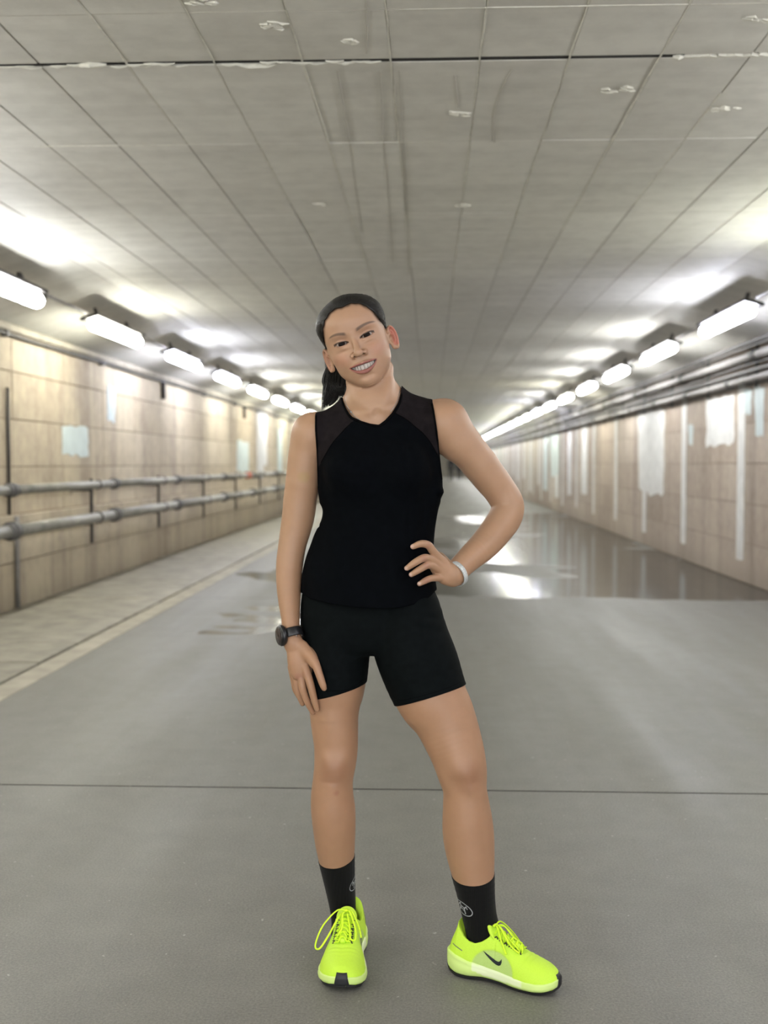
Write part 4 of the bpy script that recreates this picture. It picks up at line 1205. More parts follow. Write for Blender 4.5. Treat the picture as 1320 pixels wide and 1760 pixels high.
for k in range(5):
    a = P(560 + k, 628, 2.80); pb.tube(cr([P(558 + k * .6, 615, 2.80), P(560 + k, 640, 2.81), P(566 + k * 2, 664, 2.82)], 4), .0004, 4, caps=False)
pb.build('ponytail_strands', M_HAIR, pt, True)['kind'] = 'stuff'

# ---- garments
def curve_y(pts):
    a = np.array(pts, float); return lambda x: np.interp(x, a[:, 0], a[:, 1])
def curve_x(pts):
    a = np.array(pts, float); a = a[np.argsort(a[:, 1])]; return lambda y: np.interp(y, a[:, 1], a[:, 0])
NECK = [(586, 680), (588.5, 691), (594, 704), (604, 715.5), (620, 723), (636, 728), (651, 730), (662, 722), (674, 709), (684, 692), (689, 675), (690, 664)]
neck_poly = NECK + [(700, 600), (570, 600)]
ARML = [(541, 690), (541.5, 740), (544, 775), (545, 800), (546, 840), (549, 862), (549, 905), (470, 960)]
ARMR = [(741, 660), (743, 686), (746.5, 706), (752, 743), (757, 793), (760.5, 825), (763, 846), (757.5, 858), (757, 905), (800, 960)]
xl_f, xr_f = curve_x(ARML), curve_x(ARMR)
hem_f = curve_y([(505, 1014), (520, 1020), (533, 1029), (560, 1036), (590, 1041), (615, 1044.5), (650, 1046), (685, 1045), (712, 1039), (733, 1032), (750, 1014), (760, 1010)])
TOPF = Field(.035)
TOPF.add(Loft(rows_loft([(702, 585, 705, .045, .05, 2.785), (712, 552, 735, .058, .062, 2.785), (725, 538, 760, .07, .078, 2.785), (743, 538, 764, .082, .088, 2.78), (793, 543, 760, .108, .098, 2.775), (837, 545.5, 761, .110, .10, 2.772), (860, 548, 758, .108, .10, 2.77),
                          (878, 553, 753.5, .106, .10, 2.77), (907, 545, 750, .106, .105, 2.77), (950, 528, 748, .116, .115, 2.77), (980, 519.5, 749, .125, .124, 2.77), (1007, 518, 752, .133, .134, 2.77), (1060, 517.5, 755, .140, .142, 2.77)]), 6), 0)
TOPF.add(Ell(P(606, 812, 2.695), (.064, .05, .062)), .035); TOPF.add(Ell(P(697, 808, 2.695), (.064, .05, .062)), .035)
TOPF.add(Chain([P(612, 700, 2.80), P(580, 722, 2.79), P(545, 743, 2.785), P(530, 748, 2.785)], [.0355, .037, .0395, .042]), .02)
TOPF.add(Chain([P(672, 690, 2.80), P(710, 706, 2.795), P(752, 722, 2.79), P(770, 727, 2.79)], [.0375, .040, .047, .05]), .02)
_c, _r = stations([(597, 664, 674.5, 655, 2.778), (595, 682, 685, 672, 2.783), (589, 706, 699, 696, 2.79)]); TOPF.add(Chain(_c, _r + .0045, .98), .022)
TOPF.add(Ell(P(545, 746, 2.785), (.05, .060, .055)), .01); TOPF.add(Ell(P(754, 728, 2.79), (.058, .067, .0585)), .01)
TOPF.add(Chain([P(602, 714, 2.745), P(635, 730, 2.728), P(668, 722, 2.735)], [.012, .012, .012]), .02)
TOPF.add(Ell(P(756, 846, 2.76), (.012, .04, .008)), .01)
def top_post(q, f):
    x, y, z = q.T
    zz = (1.25 - z)
    # vertical drape folds growing towards the hem
    g = sm(-z, -1.30, -.95) ; front = (y < 2.77)
    fold = (np.sin((x + .05 * np.sin(z * 7)) * 95 + z * 4) * .0016 + np.sin(x * 43 - z * 6 + 1) * .0026) * g
    d1 = (x - P(726, 0, 2.66)[0] - (z - 1.05) * .06) / .012; d2 = (x - P(705, 0, 2.66)[0] + (z - 1.05) * .02) / .012; d3 = (x - P(745, 0, 2.68)[0]) / .010
    s2 = sm(z, .98, 1.10) * (1 - sm(z, 1.30, 1.40))
    fold += (np.exp(-d1 * d1) + .8 * np.exp(-d2 * d2) + .6 * np.exp(-d3 * d3)) * .0055 * s2
    # tension folds from the bust to the left waist
    a = (x * .55 + z * .83); fold += np.sin(a * 75) * .0018 * sm(-x, .0, .14) * sm(z, .98, 1.08) * (1 - sm(z, 1.18, 1.28))
    f = f + fold
    px, py = topx(q)
    f = np.maximum(f, np.maximum(xl_f(py) - px, px - xr_f(py)) * PM)
    f = np.maximum(f, (py - hem_f(px)) * PM)
    nd = in_poly(px, py, neck_poly) * PM
    nd = np.where(y < 2.80, nd, np.maximum(nd, 1.355 - z))
    f = np.maximum(f, -nd)
    return f
TOPF.post.append(top_post)
tv, tf = nets(TOPF, *TOPF.bounds(), .0022, 1.8, 1)
yokeL = [p for p in [(605, 726), (590, 741), (573, 760), (562, 777), (552, 796), (545, 806), (500, 806), (500, 640), (640, 640), (640, 700), (612, 717)]]
yokeR = [p for p in [(676, 706), (680, 710), (697, 720), (713, 733), (726, 744), (738, 758), (747, 773), (757, 790), (820, 790), (820, 640), (660, 640), (660, 690)]]
fc = np.stack(topx(tv[tf].mean(1)), 1)
isY = (in_poly(fc[:, 0], fc[:, 1], yokeL) < 0) | (in_poly(fc[:, 0], fc[:, 1], yokeR) < 0)
def sub(V, F, keep):
    F = F[keep]; u = np.unique(F); mp = -np.ones(len(V), int); mp[u] = np.arange(len(u)); return V[u], mp[F]
top = mk('tank_top', *sub(tv, tf, ~isY), M_TOP, PO, True)
for nm, yp in (('mesh_panel', yokeL), ('mesh_panel', yokeR)):
    k = in_poly(fc[:, 0], fc[:, 1], yp) < 0
    o = mk(nm, *sub(tv, tf, k), M_YOKE, top, True); o['label'] = 'sheer charcoal shoulder panel'
TB = bvh_of(tv, tf)
def drape(px_pts, bvh, off=.001, n=5):
    """traced line laid on a surface as seen from where the photograph was taken"""
    out = []
    for x, y in cr(px_pts, n):
        d = P(x, y, 2.7) - C0; d /= np.linalg.norm(d); hit = bvh.ray_cast(Vector(C0), Vector(d), 4)
        if hit[0] is not None: out.append(np.array(hit[0]) - d * off)
    return out
trim = MB()
ln = drape([(587, 685), (589, 693), (594.5, 706), (604, 718), (620, 725.5), (636, 730.5), (651, 733), (663.5, 725), (676, 711), (686, 694), (690.5, 678)], TB, -.0012)
if len(ln) > 3: trim.tube(ln, .0034, 6)
trim.build('neck_binding', M_BIND, top, True)
for pts in ([(543, 714), (543.5, 740), (546, 775), (547.2, 806), (548, 838)], [(742, 694), (744.8, 708), (750, 743), (755, 790), (759, 824)]):
    ln = drape(pts, TB, -.0012, n=8)
    if len(ln) > 3: MB().tube(ln, .0026, 6).build('armhole_binding', M_BIND, top, True)
tr3 = MB()
for pts in ([(605, 725.5), (590, 740.5), (573, 760), (562, 777), (552, 795)], [(679, 710), (697, 720), (713, 733), (726, 744), (738, 758), (747, 773), (755, 787)]):
    ln = drape(pts, TB, -.0004, n=6)
    if len(ln) > 3: tr3.tube(ln, .0015, 5)
tr3.build('raglan_seam', M_BIND, top, True)

SHF = Field(.035)
SHF.add(Loft(rows_loft([(985, 532, 744, .097, .108, 2.77), (1010, 522, 746, .096, .115, 2.77), (1035, 517.5, 749, .102, .125, 2.77), (1057, 516.5, 752, .105, .128, 2.77), (1080, 518, 760, .102, .125, 2.77), (1105, 522, 768, .09, .118, 2.77), (1119, 535, 760, .07, .10, 2.77)]), 6), 0)
cA, rA = stations(LEG_A[:6]); SHF.add(Chain(cA, rA + .0028, LEG_A_SY[:6]), .02)
cB, rB = stations([(636, 1060, 757, 1050, 2.762), (640, 1105, 770, 1092, 2.755), (655, 1152, 787, 1135, 2.742), (681, 1212, 800.5, 1178, 2.725), (712, 1260, 822, 1226, 2.715)]); SHF.add(Chain(cB, rB + .0022, LEG_B_SY[:5]), .008)
planes = []
for (xl, yl, xr, yr, xc, yc, Yl, Yc, lim) in ((553, 1194, 628, 1173, 590, 1191.5, 2.765, 2.69, P(650, 0, 2.7)[0]), (683, 1212, 798.5, 1177, 740, 1199, 2.725, 2.645, None)):
    a, b, c = P(xl, yl, Yl), P(xr, yr, Yl), P(xc, yc, Yc); n_ = np.cross(b - a, c - a); n_ /= np.linalg.norm(n_)
    if n_[2] < 0: n_ = -n_
    planes.append((a, n_))
xmid = lambda z: P(636, 1120, 2.7)[0] + np.clip(P(0, 1120, 2.7)[2] - z, 0, 1) * .28
def sh_post(q, f):
    x, y, z = q.T; lf = x < xmid(z)
    dA = (planes[0][0] - q) @ planes[0][1]; dB = (planes[1][0] - q) @ planes[1][1]
    f = np.maximum(f, np.where(lf, dA, dB))
    f = f + .0009 * np.sin(z * 210 + x * 60) * np.exp(-((x - P(742, 0, 2.7)[0]) / .03) ** 2 - ((z - P(0, 1062, 2.7)[2]) / .03) ** 2) * 1.6
    return f
SHF.post.append(sh_post)
shorts, shv, shf_ = mesh_field('shorts', SHF, .0024, M_SHORTS, PO, L=1.8)
SB = bvh_of(shv, shf_)
sm_ = MB()
for pts in ([(555, 1187), (575, 1187.5), (600, 1184), (626, 1168)], [(684, 1205), (710, 1200), (740, 1192), (770, 1182), (795, 1171)]):
    ln = drape(pts, SB, -.0002, n=6)
    if len(ln) > 3: sm_.tube(ln, .0008, 4)
sm_.build('hem_stitch', M_BIND, shorts, True)

# ---- socks
def sock(rows, sy, a, b, c, foot):
    F = Field(.03); cc, rr = stations(rows); F.add(Chain(cc, rr + .0014, sy), 0)
    F.add(Chain(foot, [.0285, .0255, .0155]), .02)
    n_ = np.cross(b - a, c - a); n_ /= np.linalg.norm(n_); n_ = n_ if n_[2] > 0 else -n_
    F.post.append(lambda q, f: np.maximum(f, (q - a) @ n_)); return F
skA = sock(LEG_A[13:], LEG_A_SY[13:], P(547.5, 1477.5, 2.783), P(609.5, 1469, 2.783), P(576.5, 1490.5, 2.735), [P(594, 1600, 2.815), P(593, 1632, 2.77), P(588, 1672, 2.68)])
skB = sock(LEG_B[10:], LEG_B_SY[10:], P(779.5, 1502, 2.695), P(849.8, 1499, 2.695), P(813.6, 1519.5, 2.645), [P(830, 1605, 2.68), P(858, 1645, 2.665), P(915, 1690, 2.635)])
oA, va, fa = mesh_field('sock', skA, .0022, M_SOCK, PO); oB, vb, fb = mesh_field('sock', skB, .0022, M_SOCK, PO)
M_LOGO = simple('grey_knit_logo', (.30, .31, .32), .9, nscale=300, namt=.2)

def decal(name, rings, bvh, o, ud, vd, nd, mat, parent, off=.0008, seg=1):
    """flat outlines (list of loops in u,v metres) laid on a surface; nd = direction into the surface"""
    m_ = MB(); o, ud, vd, nd = [np.array(k, float) for k in (o, ud, vd, nd)]
    for lp in rings:
        bm = bmesh.new(); vs = [bm.verts.new((a, b, 0)) for a, b in lp]
        try: bm.faces.new(vs)
        except Exception: continue
        bmesh.ops.triangulate(bm, faces=bm.faces[:])
        bmesh.ops.subdivide_edges(bm, edges=bm.edges[:], cuts=seg, use_grid_fill=True)
        bm.verts.index_update(); vv_ = []; ok = True
        for v in bm.verts:
            p = o + ud * v.co.x + vd * v.co.y - nd * .08
            h = bvh.ray_cast(Vector(p), Vector(nd), .16)
            if h[0] is None: ok = False; vv_.append(None); continue
            vv_.append(np.array(h[0]) + np.array(h[1]) * (off if Vector(nd).dot(h[1]) < 0 else -off))
        fs = [[v.index for v in f.verts] for f in bm.faces]; bm.free()
        fs = [f for f in fs if all(vv_[i] is not None for i in f)]
        vv_ = [v if v is not None else (0, 0, 0) for v in vv_]
        m_.add(vv_, fs)
    return m_.build(name, mat, parent, True)
def stroke(pts, w, closed=False, n=3):
    """polyline -> list of little quads (a drawn line)"""
    q = cr(pts, n, closed); out = []; L = len(q); rg = range(L if closed else L - 1)
    for i in rg:
        a, b = q[i], q[(i + 1) % L]; d = b - a; l = np.linalg.norm(d) + 1e-9; nrm = np.array([-d[1], d[0]]) / l * w / 2; e = d / l * w * .25
        out.append([tuple(a - e + nrm), tuple(a - e - nrm), tuple(b + e - nrm), tuple(b + e + nrm)])
    return out
def emblem():
    k = .00062
    ov = [(math.cos(t) * 46 * k * (1 if math.cos(t) > 0 else .95), math.sin(t) * 24 * k) for t in np.linspace(0, 2 * math.pi, 22, endpoint=False)]
    L = stroke(ov, .0022, True, 2)
    for pts, w in (([(-18, 17), (-12, 4), (-16, -14)], .0036), ([(16, 16), (8, 3), (17, -15)], .0036), ([(-12, 4), (-2, 7), (8, 3)], .0030), ([(-14, -6), (-3, -2), (9, -7)], .0022), ([(14, 14), (22, 8)], .0028), ([(-20, 14), (-24, 4)], .0028)):
        L += stroke([(a * k, b * k) for a, b in pts], w, False, 3)
    return L
def emb_at(bvh, px, py, Y, ang, parent, roll=0):
    c = P(px, py, Y); nd = np.array([math.sin(ang), math.cos(ang), 0.0]); ud = np.array([math.cos(ang), -math.sin(ang), 0.0]); vd = np.array([0, 0, 1.0])
    u2 = ud * math.cos(roll) + vd * math.sin(roll); v2 = -ud * math.sin(roll) + vd * math.cos(roll)
    return decal('emblem', emblem(), bvh, c, u2, v2, nd, M_LOGO, parent, .0006, 1)
emb_at(bvh_of(va, fa), 604, 1514, 2.79, math.radians(-50), oA, math.radians(22))
emb_at(bvh_of(vb, fb), 806, 1553, 2.685, math.radians(28), oB, math.radians(-13))
# ================================================================ SHOES (local frame: x to the toe, y to the foot's left, z up)
M_NEON = None
def neon_mat():
    m = N('neon_knit'); at = m.node('ShaderNodeAttribute', attribute_name='Col').outputs['Color']
    co = m.coord('Object'); vo = m.node('ShaderNodeTexVoronoi'); vo.inputs['Scale'].default_value = 420; m.link(co, vo.inputs['Vector'])
    c = m.mix(.16, at, m.ramp(vo.outputs['Distance'], [(.1, (1, 1, 1)), (.6, (.62, .68, .45))]), 'MULTIPLY')
    m.set(Base_Color=c, Roughness=.62); m.b.inputs['Specular IOR Level'].default_value = .3
    m.bump(vo.outputs['Distance'], .25, .001); return m.m
M_NEON = neon_mat()
def foam_mat():
    m = N('neon_foam'); at = m.node('ShaderNodeAttribute', attribute_name='Col').outputs['Color']
    n1 = m.noise(m.coord('Object'), 60, 4)
    m.set(Base_Color=m.mix(.15, at, m.ramp(n1, [(.3, (.8, .85, .7)), (.7, (1, 1, 1))]), 'MULTIPLY'), Roughness=.48); return m.m
M_FOAM = foam_mat()
M_LACE = simple('neon_lace', (.66, .95, .02), .6, nscale=300, namt=.1, bump=.3, bscale=900)
M_RUB = simple('black_rubber', (.012, .012, .014), .55, nscale=60, namt=.2)
M_SWOOSH = simple('dark_print', (.006, .014, .016), .4)
M_GREYP = simple('grey_print', (.16, .22, .10), .5)
SL = .285
ss = [0, .004, .012, .03, .06, .10, .14, .18, .21, .235, .255, .272, .281, .285]
wS = [.010, .020, .028, .037, .040, .0365, .040, .0485, .0530, .0515, .0455, .033, .019, .008]
cS = [0, 0, 0, 0, 0, .000, .001, .002, .003, .005, .007, .009, .010, .010]
zb = [.026, .020, .013, .007, .006, .009, .008, .005, .005, .006, .009, .014, .018, .020]
zt = [.058, .061, .061, .057, .049, .040, .0355, .032, .030, .0295, .031, .034, .0365, .037]
Wf, Cf, Zb, Zt = [(lambda a: (lambda x: np.interp(x, ss, a)))(a) for a in (wS, cS, zb, zt)]
NEON = np.array([.55, .82, .06]); PALE = np.array([.62, .80, .25]); WEDGE = np.array([.74, .82, .52])

def make_shoe(mirror):
    M_ = -1.0 if mirror else 1.0          # centre line bends towards the inner side (+y for a right foot)
    sh = bpy.data.objects.new('shoe', None); COL.objects.link(sh)
    # midsole
    S_ = cr([(a, b, c, d, e) for a, b, c, d, e in zip(ss, wS, cS, zb, zt)], 5)
    prof = [(-.72, 0), (0, -.02), (.72, 0), (.90, .10), (1.0, .32), (1.02, .52), (.985, .72), (1.0, .86), (.93, .97), (.80, 1.0), (0, 1.0), (-.80, 1.0), (-.93, .97), (-1.0, .86), (-.985, .72), (-1.02, .52), (-1.0, .32), (-.90, .10)]
    vs, n = [], len(prof)
    for s_, w, c, b0, t0 in S_:
        for x, z in prof: vs.append((s_, M_ * c + x * w, b0 + (t0 - b0) * z))
    fs = [(i * n + k, i * n + (k + 1) % n, (i + 1) * n + (k + 1) % n, (i + 1) * n + k) for i in range(len(S_) - 1) for k in range(n)]
    fs += [tuple(range(n - 1, -1, -1)), tuple((len(S_) - 1) * n + k for k in range(n))]
    if mirror: pass
    mid = MB().add(vs, fs)
    bm = bmesh.new(); bv = [bm.verts.new(v) for v in mid.v]
    for f in mid.f: bm.faces.new([bv[i] for i in f])
    bmesh.ops.recalc_face_normals(bm, faces=bm.faces[:])
    bmesh.ops.subdivide_edges(bm, edges=[e for e in bm.edges if e.calc_length() > .006], cuts=1, use_grid_fill=True)
    me = bpy.data.meshes.new('midsole'); bm.to_mesh(me); bm.free(); me.polygons.foreach_set('use_smooth', [True] * len(me.polygons)); me.materials.append(M_FOAM)
    mo = bpy.data.objects.new('midsole', me); COL.objects.link(mo); mo.parent = sh
    V = np.array([v.co[:] for v in me.vertices]); C = np.tile(PALE, (len(V), 1))
    zr = (V[:, 2] - Zb(V[:, 0])) / (Zt(V[:, 0]) - Zb(V[:, 0]))
    wd = ((V[:, 0] > .075) & (V[:, 0] < .20) & (zr > .45 + (V[:, 0] - .085) * 2.2 - .3 * sm(V[:, 0], .075, .12))).astype(float)[:, None]
    C = C * (1 - wd) + WEDGE * wd; C = C * (1 - .35 * sm(zr, .8, 1.0)[:, None] * (V[:, 0] < .09)[:, None]) + NEON * .35 * sm(zr, .8, 1.0)[:, None] * (V[:, 0] < .09)[:, None]
    a = me.color_attributes.new('Col', 'FLOAT_COLOR', 'POINT'); a.data.foreach_set('color', np.hstack([C, np.ones((len(C), 1))]).astype(np.float32).ravel())
    # sculpted groove lines of the foam
    gl = MB()
    # outsole
    vs = []; pr = [(-.86, 0), (.86, 0), (.93, 1), (-.93, 1)]
    for s_, w, c, b0, t0 in S_:
        for x, z in pr: vs.append((s_, M_ * c + x * w, b0 - .005 + .0065 * z))
    fs = [(i * 4 + k, i * 4 + (k + 1) % 4, (i + 1) * 4 + (k + 1) % 4, (i + 1) * 4 + k) for i in range(len(S_) - 1) for k in range(4)] + [(3, 2, 1, 0), tuple((len(S_) - 1) * 4 + k for k in range(4))]
    o = mk('outsole', vs, fs, M_RUB); o.parent = sh
    # upper
    Hs = [(-.002, .06), (.006, .15), (.03, .16), (.09, .158), (.105, .138), (.118, .120), (.13, .110), (.15, .099), (.17, .090), (.20, .076), (.23, .066), (.25, .0605), (.266, .0545), (.276, .0475), (.282, .040), (.286, .03)]
    hx, hz = np.array(Hs).T
    def upper(q):
        x, y, z = q.T; xs_ = np.clip(x, 0, SL); xk = .006 + .024 * sm(z, .05, .135)
        w = np.maximum(Wf(np.clip(x * 1.0, .001, .284)) - .0035, .003); H = np.interp(x, hx, hz); b = .016
        c = M_ * Cf(xs_); lean = np.clip((z - .05) / .1, 0, 1)
        w = w * (1 - .20 * lean * (x < .13)) * np.clip((x + .0005 - .004 * np.exp(-((z - .125) / .02) ** 2) * -1) / .012, .15, 1) ** .5
        r = (np.abs((y - c) / w) ** 2.35 + (np.maximum(z - b, 0) / np.maximum(H - b, .004)) ** 2.3) ** (1 / 2.3)
        d = (r - 1) * np.minimum(w, np.maximum(H - b, .01)) * .8
        d = np.maximum(d, b - z); d = np.maximum(d, x - .2835); d = smax(d, xk - x, .012)
        # collar line
        zc = np.interp(x, [0, .030, .036, .048, .062, .078, .095, .112, .13], [.134, .134, .118, .100, .091, .088, .094, .106, .20]) + .010 * np.abs(y / .03) ** 2 * (x < .03) * -1
        d = np.maximum(d, (z - zc) * .8)
        hole = np.sqrt(((x - .074) / .0405) ** 2 + (y / .0245) ** 2) - 1
        d = smax(d, np.minimum(-hole * .024, z - .055), .006)
        # throat: a shallow channel under the laces
        th = np.exp(-(y / .0125) ** 4) * sm(x, .112, .125) * (1 - sm(x, .185, .20)) * .0035
        # toe-box creases and panel relief
        cre = .0006 * np.sin((x + np.abs(y) * .25) * 520) * np.exp(-((x - .212) / .016) ** 2) * np.exp(-(y / .03) ** 2)
        rel = .0012 * sm(in_arch(x, z), -.004, .002)
        return d + th + cre - rel
    def in_arch(x, z): return np.sqrt(((x - .125) / .055) ** 2 + ((z - .036) / .046) ** 2) * .04 - .04
    lo, hi = np.array([-.006, -.060, .012]), np.array([.29, .060, .16])
    V, F = nets(upper, lo, hi, .0017, 2.2, 1)
    up = mk('upper', V, F, M_NEON, None, True); up.parent = sh
    C = np.tile(NEON, (len(V), 1)); ar = in_arch(V[:, 0], V[:, 2])
    k = ((1 - sm(ar, -.004, .001)) * sm(np.abs(V[:, 1]), .018, .026) * .75)[:, None]; C = C * (1 - k) + np.array([.42, .56, .22]) * k
    hole_in = (np.sqrt(((V[:, 0] - .074) / .038) ** 2 + (V[:, 1] / .022) ** 2) < 1)[:, None]; C = np.where(hole_in, NEON * .8, C)
    a = up.data.color_attributes.new('Col', 'FLOAT_COLOR', 'POINT'); a.data.foreach_set('color', np.hstack([C, np.ones((len(C), 1))]).astype(np.float32).ravel())
    B = bvh_of(V, F)
    # tongue
    T = Field(.02); ang = math.radians(-34); R = np.array([[math.cos(ang), 0, math.sin(ang)], [0, 1, 0], [-math.sin(ang), 0, math.cos(ang)]])
    T.add(Ell((.118, 0, .112), (.0062, .0235, .028), R), 0); T.add(Chain([(.118, 0, .112), (.15, 0, .098), (.185, 0, .083)], [.011, .011, .008], n=2), .006)
    tv_, tf_ = nets(T, *T.bounds(), .0018, 1.8, 1); to = mk('tongue', tv_, tf_, M_NEON, None, True); to.parent = sh
    a = to.data.color_attributes.new('Col', 'FLOAT_COLOR', 'POINT'); a.data.foreach_set('color', np.hstack([np.tile(NEON * [1.05, 1, 1], (len(tv_), 1)), np.ones((len(tv_), 1))]).astype(np.float32).ravel())
    T2 = bvh_of(tv_, tf_)
    def top(x, y, off):
        z = -1
        for b_ in (B, T2):
            h = b_.ray_cast(Vector((x, y, .25)), Vector((0, 0, -1)), .3)
            if h[0] is not None: z = max(z, h[0][2])
        return np.array([x, y, z + off])
    # laces: crossed rows, black eyelet loops
    lc = MB(); ey = MB()
    for i in range(6):
        x = .128 + i * .0118; w = .0155 + i * .0006
        for s_ in (-1, 1):
            pts = [top(x + .010 * t - .004, s_ * w * (1 - 2 * t), .0028 + (.0016 if (s_ > 0) ^ (i % 2) else 0)) for t in np.linspace(0, 1, 9)]
            lc.tube(cr(pts, 2), .0021, 6, flat=.7)
        for s_ in (-1, 1):
            pts = [top(x - .003, s_ * (w + .0035), .0006), top(x + .001, s_ * (w - .001), .0018), top(x + .0045, s_ * (w + .0035), .0006)]
            ey.tube(cr(pts, 3), .0016, 5)
    K = top(.121, 0, .006)
    for s_, pts in ((1, [K, (.128, .020, K[2] + .004), (.148, .050, .100), (.172, .063, .062), (.182, .052, .058), (.168, .034, .086), (.142, .014, K[2] - .006), (.126, .003, K[2])]),
                    (-1, [K, (.135, -.010, K[2] + .003), (.165, -.026, .101), (.186, -.027, .086), (.184, -.017, .088), (.160, -.012, .106), (.135, -.004, K[2])]),
                    (1, [K, (.14, .006, K[2] + .001), (.165, .004, .107), (.185, .012, .092)]), (-1, [K, (.13, -.014, K[2] + .002), (.146, -.03, .104), (.160, -.038, .080)])):
        q = cr([(a_, -M_ * b_, c_) for a_, b_, c_ in [tuple(p) for p in pts]], 7)
        lc.tube(q, .0023, 6, flat=.75)
    lc.tube([K + (-.004, -.006, 0), K + (0, 0, .002), K + (.003, .006, 0)], [.003, .0042, .003], 7)
    o = lc.build('laces', M_LACE, None, True); o.parent = sh
    o = ey.build('lace_loops', M_RUB, None, True); o.parent = sh
    # toe guard on the nose of sole and upper
    bb = BVHTree.FromPolygons([tuple(v) for v in V] + [tuple(v) for v in mid.v], [tuple(int(i) for i in f) for f in F] + [tuple(i + len(V) for i in f) for f in mid.f])
    g = MB(); nu, nv = 11, 9; ok = True; gv = []
    for j in range(nv):
        z = .008 + .038 * j / (nv - 1); hw = .0185 - .0075 * j / (nv - 1)
        for i in range(nu):
            y = M_ * .010 + hw * (2 * i / (nu - 1) - 1)
            h = bb.ray_cast(Vector((.34, y, z)), Vector((-1, 0, 0)), .3)
            x = h[0][0] if h[0] is not None else .276
            gv.append((max(x, .262) + .0016, y, z))
    gf = [(j * nu + i, j * nu + i + 1, (j + 1) * nu + i + 1, (j + 1) * nu + i) for j in range(nv - 1) for i in range(nu - 1)]
    gv2 = [(x - .004, y, z) for x, y, z in gv]; nn_ = len(gv)
    rim = [i for i in range(nu)] + [j * nu + nu - 1 for j in range(1, nv)] + [(nv - 1) * nu + i for i in range(nu - 2, -1, -1)] + [j * nu for j in range(nv - 2, 0, -1)]
    gf2 = gf + [tuple(reversed([i + nn_ for i in f])) for f in gf] + [(rim[i], rim[i] + nn_, rim[(i + 1) % len(rim)] + nn_, rim[(i + 1) % len(rim)]) for i in range(len(rim))]
    o = mk('toe_guard', gv + gv2, gf2, M_RUB, None, True); o.parent = sh
    # side check marks
    sw = [(.084, .083), (.093, .0735), (.104, .0645), (.115, .0575), (.124, .0535), (.131, .0525), (.1365, .0555), (.139, .0625), (.1385, .0715), (.1345, .0655), (.130, .0625), (.123, .0640), (.112, .0685), (.098, .0755)]
    sw = [(.124 + (a - .112) * .9, .061 + (b - .066) * .9) for a, b in sw]
    for s_ in (-1, 1):
        o = decal('check_mark', [sw], B, (0, s_ * .02, 0), (1, 0, 0), (0, 0, 1), (0, -s_, 0), M_SWOOSH, None, .0009, 2)
        o.parent = sh
        o = decal('heel_print', stroke([(.022, .079), (.034, .074), (.047, .0685)], .0028, False, 3), B, (0, s_ * .02, 0), (1, 0, 0), (0, 0, 1), (0, -s_, 0), M_GREYP, None, .0007, 0)
        o.parent = sh
    return sh
def place_shoe(sh, heel, toe):
    d = np.array(toe) - np.array(heel); d[2] = 0
    sh.location = (heel[0], heel[1], .0005); sh.rotation_euler = (0, 0, math.atan2(d[1], d[0]))
    par(sh, PO)
shA = make_shoe(False); tA = G(578, 1711); tA[1] += .012; hd = G(603, 1630) - tA; hd /= np.linalg.norm(hd[:2]); hA = tA + hd * SL
place_shoe(shA, hA, tA); shA.scale = (1, 1.12, 1)
shB = make_shoe(True); hB = np.array([P(771, 1690, 2.69)[0], 2.69, 0]); tB = np.array([P(972, 1710, 2.583)[0], 2.583, 0])
place_shoe(shB, hB, tB)
print('shoe len', np.linalg.norm((hA - tA)[:2]), np.linalg.norm((hB - tB)[:2]))

# ================================================================ wrist watch, bracelet, necklace
M_WATCH = simple('watch_resin', (.010, .010, .011), .35, nscale=100)
M_DIAL = simple('watch_glass', (.035, .026, .026), .12, nscale=90, namt=.35)
M_STEEL = simple('steel', (.42, .42, .42), .3, metal=.9)
wt = empty('wrist_watch', (0, 0, 0)); wt.location = Vector(P(500, 1093, 2.718)); par(wt, PO)
W0 = P(502.5, 1089.5, 2.716); ax_ = P(498, 1080, 2.725) - P(504, 1104, 2.712); ax_ /= np.linalg.norm(ax_)
def ring(name, c, ax, ra, rb, wid, th, mat, parent, a0=0, a1=2 * math.pi, n=48, uref=(1, 0, 0), closed=True, edge=.25):
    ax = np.array(ax, float); u = np.array(uref, float); u -= ax * u.dot(ax); u /= np.linalg.norm(u); v = np.cross(ax, u)
    vs = []; pr = [(-wid / 2, 0), (-wid / 2, th * .7), (-wid / 2 * (1 - edge), th), (wid / 2 * (1 - edge), th), (wid / 2, th * .7), (wid / 2, 0)]
    for k in range(n + (0 if closed else 1)):
        a = a0 + (a1 - a0) * k / n; d = u * math.cos(a) + v * math.sin(a); p = c + u * math.cos(a) * ra + v * math.sin(a) * rb
        for h, t in pr: vs.append(p + ax * h + d * t)
    m = len(pr); L = n if closed else n
    fs = [(k * m + i, k * m + (i + 1) % m, ((k + 1) % (n if closed else n + 1)) * m + (i + 1) % m, ((k + 1) % (n if closed else n + 1)) * m + i) for k in range(L) for i in range(m)]
    return mk(name, vs, fs, mat, parent, True)
ring('strap', W0, ax_, .0245, .0250, .0225, .0030, M_WATCH, wt)
al = math.radians(27); nrm = np.array([-math.cos(al), -math.sin(al), .05]); nrm -= ax_ * nrm.dot(ax_) * .7; nrm /= np.linalg.norm(nrm)
cc = W0 + nrm * .0255 + ax_ * -.001
e1 = ax_ - nrm * ax_.dot(nrm); e1 /= np.linalg.norm(e1)
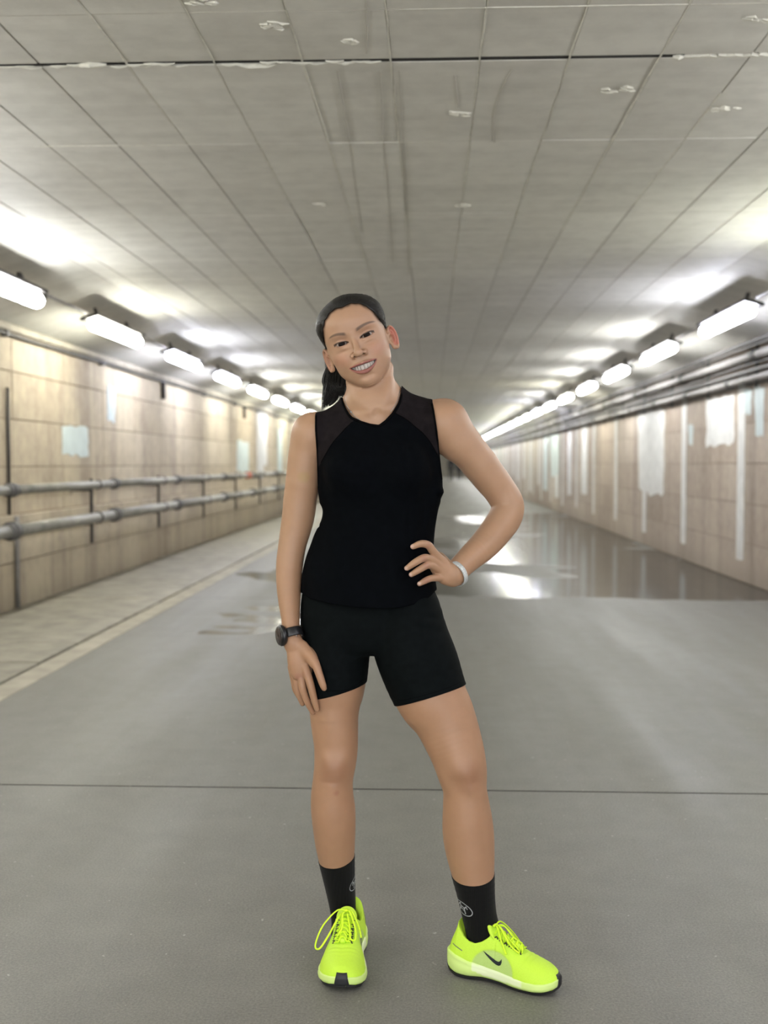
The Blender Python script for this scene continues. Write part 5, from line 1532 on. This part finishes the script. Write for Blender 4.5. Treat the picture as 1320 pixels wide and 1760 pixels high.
def disc(name, c, r0, r1, t0, t1, mat, parent, n=40):
    e2 = np.cross(nrm, e1); vs = []
    pr = [(0.0001, t0), (r0, t0), (r1, t0 + (t1 - t0) * .35), (r1, t0 + (t1 - t0) * .75), (r0, t1), (0.0001, t1)]
    for k in range(n):
        a = 2 * math.pi * k / n
        for r, t in pr: vs.append(c + nrm * t + (e1 * math.cos(a) + e2 * math.sin(a)) * r)
    m = len(pr); fs = [(k * m + i, k * m + i + 1, ((k + 1) % n) * m + i + 1, ((k + 1) % n) * m + i) for k in range(n) for i in range(m - 1)]
    return mk(name, vs, fs, mat, parent, True)
disc('case', cc, .0225, .0262, -.004, .010, M_WATCH, wt)
disc('bezel', cc, .0215, .0235, .009, .0118, simple('bezel_metal', (.05, .048, .048), .3, metal=.6), wt)
disc('dial', cc, .0196, .0200, .0108, .0126, M_DIAL, wt)
e2 = np.cross(nrm, e1); bt = MB()
for a in (-.6, 0, .6):
    d = e1 * math.sin(a) + e2 * math.cos(a) * 1; bt = MB().tube([cc + d * .0255 + nrm * .003, cc + d * .0285 + nrm * .003], .0022, 8); bt.build('button', M_STEEL, wt, True)
for a in (math.radians(-62), math.radians(-28)):
    d = np.array([math.cos(a), math.sin(a), 0]); p = W0 + d * .0278
    MB().tube([p - ax_ * .0030, p + ax_ * .0105], .0011, 6).build('strap_bar', M_STEEL, wt, True)
M_BRAC = simple('silver_glitter_band', (.52, .54, .53), .45, metal=.25, nscale=500, namt=.5, bump=.4, bscale=700)
ax2 = P(795, 972, 2.742) - P(770, 989, 2.706); ax2 /= np.linalg.norm(ax2)
br = ring('bracelet', P(783.5, 986, 2.722), ax2, .0305, .0312, .0130, .0028, M_BRAC, PO, uref=(0, 0, 1), edge=.1)
nk = MB()
for pts in ([(592, 686), (596, 697), (603, 708), (611, 716.5), (619, 722)], [(687, 671), (684.5, 684), (678, 698), (671, 708)]):
    ln = drape(pts, BB, .0008, n=6)
    if len(ln) > 2: nk.tube(ln, .0008, 6)
nk.build('necklace', M_STEEL, PO, True)
p = drape([(602, 706.5), (603, 708), (604, 709)], BB, .0015, n=2)
if p: MB().tube([p[0], p[-1]], [.0022, .0022], 8).build('pendant', M_STEEL, PO, True)

# ================================================================ two walkers far down the tunnel, a few pixels high
M_FAR = simple('walker_clothes', (.02, .02, .024), .8)
M_FARS = simple('walker_skin', (.35, .22, .15), .7)
for (px, Y, hgt, stp, lab) in ((775, 80.0, 1.74, .16, 'left one of two tiny dark-clad walkers far down the tunnel'),
                               (789, 84.0, 1.66, -.14, 'right one of two tiny dark-clad walkers far down the tunnel')):
    q = G(px, 828); x = P(px, 820, Y)[0]; z0 = 0.0; k = hgt / 1.7
    pe = empty('person', (x, Y, 0), lab, 'person')
    J = lambda a, b, c: (x + a * k, Y + b * k, c * k)
    F = Field(.08)
    F.add(Chain([J(0, 0, .95), J(0, 0, 1.15), J(0, .01, 1.38)], [.145, .13, .155], .7), 0)
    for s_ in (-1, 1):
        F.add(Chain([J(.09 * s_, 0, .92), J(.10 * s_, .02 * s_ - stp * s_ * .5, .50), J(.10 * s_, stp * s_, .08), J(.10 * s_, stp * s_ - .14, .045)], [.095, .065, .045, .04]), .03)
        F.add(Chain([J(.17 * s_, 0, 1.38), J(.23 * s_, .03, 1.10), J(.24 * s_, -.06 - .05 * s_, .86)], [.06, .048, .038]), .03)
    F.add(Chain([J(0, 0, 1.40), J(0, 0, 1.50)], [.06, .055]), .03)
    o, _, _ = mesh_field('clothed_body', F, .02, M_FAR, pe)
    F = Field(.08); F.add(Ell(J(0, 0, 1.60), (.078, .095, .115)), 0); F.add(Chain([J(0, 0, 1.45), J(0, 0, 1.55)], [.05, .05]), .02)
    mesh_field('head', F, .015, M_FARS, pe)
    F = Field(.08); F.add(Ell(J(0, .015, 1.64), (.088, .10, .095)), 0)
    mesh_field('hair', F, .015, M_HAIR, pe)
